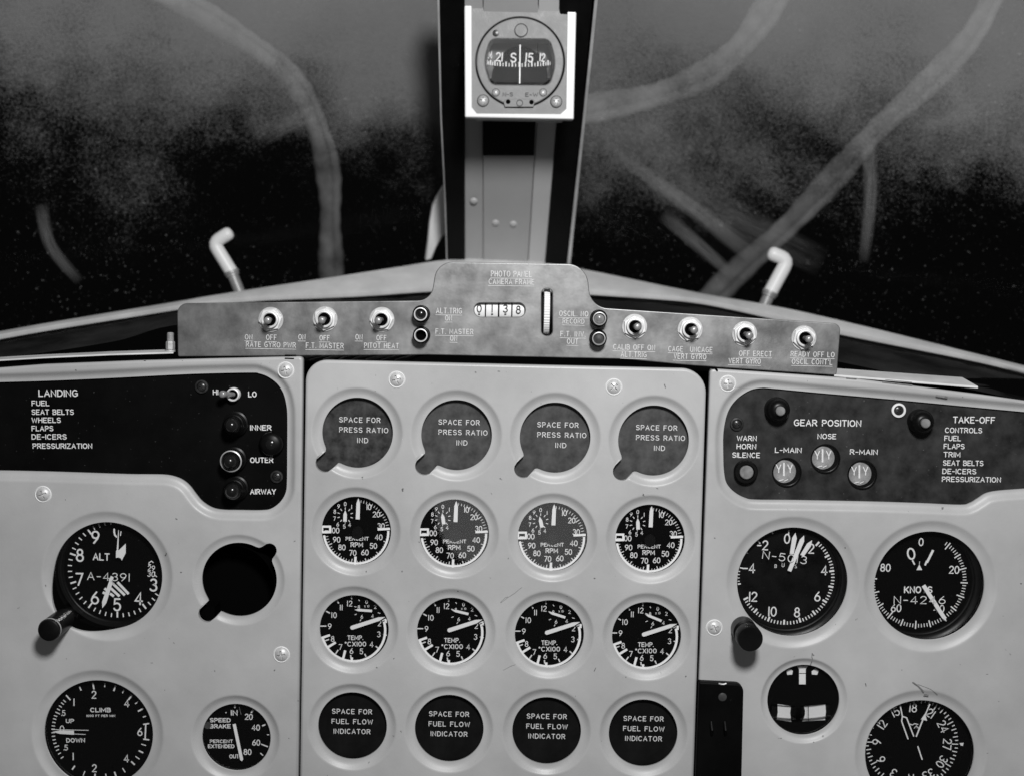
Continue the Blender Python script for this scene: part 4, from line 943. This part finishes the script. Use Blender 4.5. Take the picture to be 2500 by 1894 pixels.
# ================================================================ small fittings of the left placard
toggle('H', (1555, 322), (1450, 322), 'small toggle switch flipped toward HI on the black left placard', Y=YL, small=True, group='placard switches')
def push_button(t, c, label, r0, prof, mt, Y, cat='push button', group=None, capm=None, cap=None, ring=None):
    O = P(t, *c, Y); root = thing('push_button', O, label, cat, group)
    b = MB(); b.lathe(O, prof, 40); b.build('body', M[mt], root)
    if cap: b = MB(); b.lathe(O, cap, 36); b.build('cap', M[capm], root)
    if ring: b = MB(); b.lathe(O, ring, 40, cap1=False); b.build('ring', M['steel'], root)
for c, nm, rg in (((1572, 545), 'black ribbed marker lamp beside the INNER lettering', 0), ((1560, 818), 'black marker lamp with worn bright rim beside the OUTER lettering', 1), ((1575, 1040), 'black domed marker lamp beside the AIRWAY lettering', 2)):
    pr_ = [(.0092, 0), (.0092, .004), (.0080, .0045), (.0080, .0075), (.0074, .008), (.0074, .011), (.0066, .0115), (.0066, .015), (.0056, .0165)]
    push_button('H', c, nm, 0, pr_ + [(.0004, .0165)], 'black', YL, 'marker lamp', 'marker beacon lamps', 'lens', [(.0054, .016), (.0046, .019), (.0026, .021), (.0004, .0216)], [(.0078, .013), (.0080, .0142), (.0072, .0146), (.0070, .0132)] if rg == 1 else None)
push_button('H', (1848, 700), 'low black cap near the right edge of the left placard', 0, [(.0090, 0), (.0090, .004), (.0082, .006), (.0060, .0075), (.0004, .008)], 'black', YL, 'lamp cap', None, 'lens', [(.0040, .0074), (.003, .0084), (.0004, .0088)])
placard_screw('H', (1303, 265), 'blackened screw beside the HI toggle on the left placard', 17); placard_screw('H', (1882, 957), 'blackened screw above the AIRWAY lettering on the left placard', 16)

# ================================================================ small fittings of the right placard
for c, nm in (((553, 752), 'tall black dimmer cap with grey tip above GEAR POSITION lettering'), ((1655, 845), 'tall black dimmer cap with grey tip beside the take-off checklist')):
    push_button('G', c, nm, 0, [(.0090, 0), (.0090, .006), (.0084, .009), (.0070, .012), (.0046, .0135), (.0034, .0136), (.0004, .0136)], 'black', YL, 'dimmer cap', 'dimmer caps', 'lens_grey', [(.0034, .013), (.0034, .0162), (.0028, .0168), (.0004, .0170)])
push_button('G', (313, 1230), 'round warning horn silence button with grey face', 0, [(.0086, 0), (.0086, .005), (.0078, .0062), (.0060, .0062), (.0056, .004), (.0004, .004)], 'black', YL, 'push button', None, 'lens_grey', [(.0050, .004), (.0050, .0068), (.0044, .0074), (.0004, .0074)])
placard_screw('G', (250, 868), 'dark countersunk screw above WARN HORN SILENCE lettering', 17); placard_screw('G', (1498, 763), 'dark screw with white washer beside the dimmer cap', 18, 'whitepaint')
def gear_ind(c, label):
    O = P('G', *c, YL); root = thing('gear_indicator', O, label, 'indicator', 'gear position indicators'); r = 116 * .31646 * m_per_px(YL)
    b = MB(); b.lathe(O, [(r * 1.0, .0002), (r * .98, .0012), (r * .92, .0012), (r * .90, .0004), (r * .86, .0002)], 44, cap1=False); b.build('bezel', M['black'], root)
    b = MB(); b.lathe(O, [(r * .9, .0006), (r * .62, .00062), (r * .6, .0005)], 44, cap1=False)
    f0 = (c[0] - 19, c[1] - 7); F0 = P('G', *f0, YL) + Vector((0, -.0004, 0)); b = MB(); b.lathe(F0, [(r * .77, 0), (r * .75, .0003), (r * .4, .0006), (.0003, .0007)], 40); fc = b.build('face', M['face'], root)
    b = MB(); b.lathe(O, [(r * .9, .0001), (.0004, .00012)], 44); b.build('well', M['black'], root)
    d = Draw('G', F0.y - .0008); x, y = f0; d.bar((x - 4, y - 68), (x - 4, y + 35), 13)
    for s in (-1, 1): d.line([(x + s * 44 - 18, y - 52), (x + s * 44, y - 15), (x + s * 44, y + 8)], 8); d.line([(x + s * 44 + 16, y - 52), (x + s * 44, y - 15)], 8)
    d.line([(x - 40, y + 70), (x - 10, y + 62)], 8); d.line([(x + 2, y + 72), (x + 26, y + 60)], 7)
    d.build('gear_marks', M['whitepaint'], fc)
    b = MB(); b.lathe(O, [(r * .93, .0022), (.0004, .0028)], 40); b.build('glass', M['glass'], root)
gear_ind((635, 1240), 'round gear indicator below the L-MAIN lettering'); gear_ind((933, 1135), 'round gear indicator below the NOSE lettering'); gear_ind((1217, 1258), 'round gear indicator below the R-MAIN lettering')

# ================================================================ flanges, bolt, guard plate, wires
def shelf(name, front, back, th, label, cat, m='sill'):
    b = MB(); rs = []
    for f_, k_ in zip(front, back): rs.append([f_, k_, k_ + Vector((0, 0, -th)), f_ + Vector((0, 0, -th))])
    b.rings(rs, True, True, True) if False else b.rings(rs, True)
    k = len(rs); b.f.append((0, 1, 2, 3)); b.f.append((4 * k - 4, 4 * k - 3, 4 * k - 2, 4 * k - 1)); return tag(b.build(name, M[m], smooth=False, bevel=.0004), label, cat)
shelf('panel_flange', [P('D', x, y, .006) for x, y in ((-500, 1020), (90, 985), (600, 962), (1085, 948))], [P('D', x, y, .026) for x, y in ((-500, 1000), (90, 966), (600, 942), (1100, 925))], .0012, 'thin bright metal flange along the top edge of the left panel', 'flange')
shelf('panel_flange', [P('G', x, y, .004) for x, y in ((1000, 487), (1500, 528), (2112, 578))], [P('G', x, y, .032) for x, y in ((1000, 438), (1500, 474), (1990, 508))], .0016, 'bright pointed metal flange lying above the right panel', 'flange')
O = P('D', 1062, 945, .016); bolt = thing('stud_bolt', O, 'upright threaded stud with hex nut left of the switch strip', 'bolt')
zz = lambda dy: (P('D', 1062, 945 - dy, .016) - O).length
b = MB(); b.lathe(O, [(.0037, 0), (.0037, zz(14)), (.0004, zz(14))], 30, N=(0, 0, 1)); b.build('washer', M['steel'], bolt)
b = MB(); rs = [[O + Vector((q * math.cos(R(60 * i + 12)), q * math.sin(R(60 * i + 12)), h)) for i in range(6)] for q, h in ((.0029, zz(16)), (.0033, zz(24)), (.0033, zz(72)), (.0029, zz(80)))]; b.rings(rs, True, True, True); b.build('nut', M['steel'], bolt, angle=20)
pf = []
for i in range(17): pf += [(.0026 if i % 2 else .0022, zz(80 + 64 * i / 16))]
b = MB(); b.lathe(O, pf + [(.0019, zz(148)), (.0004, zz(150))], 26, N=(0, 0, 1)); b.build('threaded_stud', M['steel'], bolt, angle=20)

gp = rp([(Vector((P('R', 128, 285, YS).x, P('R', 128, 285, YS).z)), .001), (Vector((P('R', 443, 300, YS).x, P('R', 443, 300, YS).z)), .006), (Vector((P('R', 424, 1150, YS).x, P('R', 424, 1150, YS).z)), 0), (Vector((P('R', 95, 1150, YS).x, P('R', 95, 1150, YS).z)), 0)])
grd = thing('switch_guard', P('R', 280, 500, YS - .004), 'black guard plate with one rivet beside the panel seam at the bottom', 'guard plate')
sheet('guard_plate', gp, [], YS - .0065, M['placard'], edge=.0012, thick=.006, parent=grd)
b = MB(); b.lathe(P('R', 302, 408, YS - .0065), [(.0032, 0), (.0031, .0006), (.0022, .0011), (.0003, .0012)], 24); b.build('rivet', M['cover'], grd)
b = MB(); b.tube([P('R', x, 312 + 6 * math.sin((x - 275) / 55 * math.pi), YS - .0068) for x in range(275, 331, 11)], .0006, 8); b.build('edge_glint', M['steel'], grd)  # bright strip shaped as the glint on the top edge
for x in (222, 318):
    b = MB(); c0, c1 = P('R', x, 585, YS - .0066), P('R', x + 4, 675, YS - .0066); b.tube([c0, c0.lerp(c1, .5) + Vector((0, -.004, 0)), c1], .0012, 10); b.build('lever_edge', M['black'], grd)
for i, (x0, x1, yy, lab) in enumerate(((1000, 2000, 975, ''),)):
    pass
wr = thing('wire_bundle', P('E', 700, 980, .03), 'loose bundle of thin wires glimpsed in the gap under the switch strip', 'wiring')
for i in range(9):
    x = 130 + i * 110; b = MB(); b.tube(catmull([P('E', x - 60, 1010, .034), P('E', x, 985 + random.uniform(-8, 8), .026), P('E', x + 70, 972 + random.uniform(-6, 6), .022), P('E', x + 170, 955, .03)], 6), random.choice((.0007, .0011, .0014)), 8); b.build('wire', M[random.choice(('wire', 'sill', 'steel', 'rubber'))], wr, angle=60)

# ================================================================ magnetic compass
YC = .10
O = P('B', 1080, 620, YC); comp = thing('magnetic_compass', O, 'magnetic compass in a white box on the post, reading between S and 15', 'compass')
PC = lambda x, y, Y=YC: Vector((P('B', x, y, Y).x, P('B', x, y, Y).z))
fr = [PC(705, 628), PC(1440, 642), PC(1464, -330), PC(700, -330)]
inn = rp([(PC(752, 560), 0), (PC(785, 602), 0), (PC(1350, 606), 0), (PC(1388, 570), 0), (PC(1400, -290), .002), (PC(750, -290), .002)])
sheet('mounting_box', rp([(p, .0012) for p in fr]), [(poly_hole(inn), PLAIN)], YC, M['whitepaint'], edge=.0012, thick=.010, parent=comp)
b = MB(); hs = offset(ccw(fr), -.006); b.rings([[Vector((p.x, YC + yy, p.y)) for p in offset(hs, oo)] for yy, oo in ((.0122, -.002), (.0122, 0), (.088, 0), (.088, -.02))], True, False, True); b.build('case', M['post'], comp, smooth=False, bevel=.002)
cc = PC(1078, 255); CRd = (PC(1385, 255) - cc).length
win = rp([(PC(880, 405), .006), (PC(1275, 408), .006), (PC(1318, 260), .03), (PC(1275, 103), .006), (PC(880, 100), .006), (PC(832, 250), .03)])
sheet('face_plate', offset(ccw(inn), .0004), [(round_hole(cc, CRd * .985), PLAIN)], YC + .0014, M['plate'], edge=.0004, thick=.001, parent=comp)
sheet('bezel', round_hole(cc, CRd * .955)(0), [(poly_hole(win), [(.0012, 0), (.0006, .0002), (0, .0014), (-.001, .012)])], YC + .0004, M['plate'], edge=.0008, thick=.003, parent=comp)
b = MB(); b.box(Vector((cc.x, YC + .045, cc.y)), CRd * 2.2, .002, CRd * 2.2); b.build('bowl', M['void'], comp, smooth=False)
b = MB(); b.lathe(Vector((cc.x, YC + .046, PC(1078, 345).y)), [(.0235, 0), (.0235, .012), (.0245, .0125), (.0245, .020), (.0235, .0205), (.0235, .040), (.0004, .040)], 60, N=(0, 0, 1)); card = b.build('compass_card', M['dial_mid'], comp)
d = Draw('B', YC + .0195)
for s, x, y, h, sx in (('24', 872, 205, 44, .55), ('21', 938, 220, 52, .9), ('S', 1033, 226, 56, 1.0), ('15', 1140, 226, 54, .95), ('12', 1228, 224, 48, .75)): d.text(s, (x, y), h, 3, w=.17, sx=sx)
for i in range(-12, 12):
    a = i * 5 * 1.02 - 2; x = 1078 + 250 * math.sin(R(a)) ; y = 272 - 26 * (1 - math.cos(R(a)))*1.2; mj = i % 2 == 0; d.bar((x, y - (18 if mj else 8)), (x, y + 16), 9 if mj else 6)
d.build('card_markings', M['white'], card)
d = Draw('B', YC + .006); d.bar((1078, 138), (1075, 400), 8); d.build('lubber_line', M['whitepaint'], comp)
b = MB(); q = [Vector((p.x, YC + .004 - (p.y - cc.y) * .30, p.y)) for p in ccw(win)]; b.add(q, [tuple(range(len(q)))]); b.build('window_glass', M['glass'], comp, smooth=False)
d = Draw('B', YC + .0004)
d.fit('N-S', 960, 1030, 488, 27, w=.17); d.fit('E-W', 1112, 1200, 490, 27, w=.17); d.build('lettering', M['ink'], comp)
b = MB(); q = [PC(965, 525), PC(985, 505), PC(1165, 505), PC(1178, 525), PC(1168, 560), PC(975, 560)]; b.slab([Vector((p.x, YC - .0012, p.y)) for p in q], (0, .0016, 0)); adj = b.build('adjuster_cover', M['plate'], comp, smooth=False, bevel=.0004)
d = Draw('B', YC - .0012); d.disc((997, 523), 15); d.disc((1155, 526), 15); d.build('adjuster_hole', M['void'], adj)
d = Draw('B', YC - .0012, .0004); d.arcband((1075, 532), 20, 5, 0, 360); d.build('centre_ring', M['ink'], adj)
for c, rr in (((914, 461), 24), ((1233, 461), 24), ((828, 515), 36), ((1322, 522), 36)):
    h = bpy.data.objects.new('screw', None); col.objects.link(h); h.parent = comp; h.location = P('B', *c, YC + .0004) - O
    r = rr * .36166 * m_per_px(YC); b = MB(); b.lathe(P('B', *c, YC + .0006), [(r * 1.12, .0), (r * 1.1, .0006), (r * .98, .0006)], 28, cap1=False); b.build('rim', M['ink'], h); screw_head(r, r * .5, M['steel'], h)
h = MB(); h.lathe(P('B', 1085, 40, YC + .0003), [(.0054, 0), (.0054, .0006), (.0004, .0008)], 30); plug = h.build('cap_plug', M['plate'], comp)
d = Draw('B', YC - .0005); d.arcband((1085, 40), 42, 6, 0, 360); d.build('plug_outline', M['ink'], plug)
h = MB(); h.lathe(P('B', 914, 60, YC + .0003), [(.0026, 0), (.0025, .001), (.0004, .0014)], 24); h.build('bezel_screw', M['darkscrew'], comp)
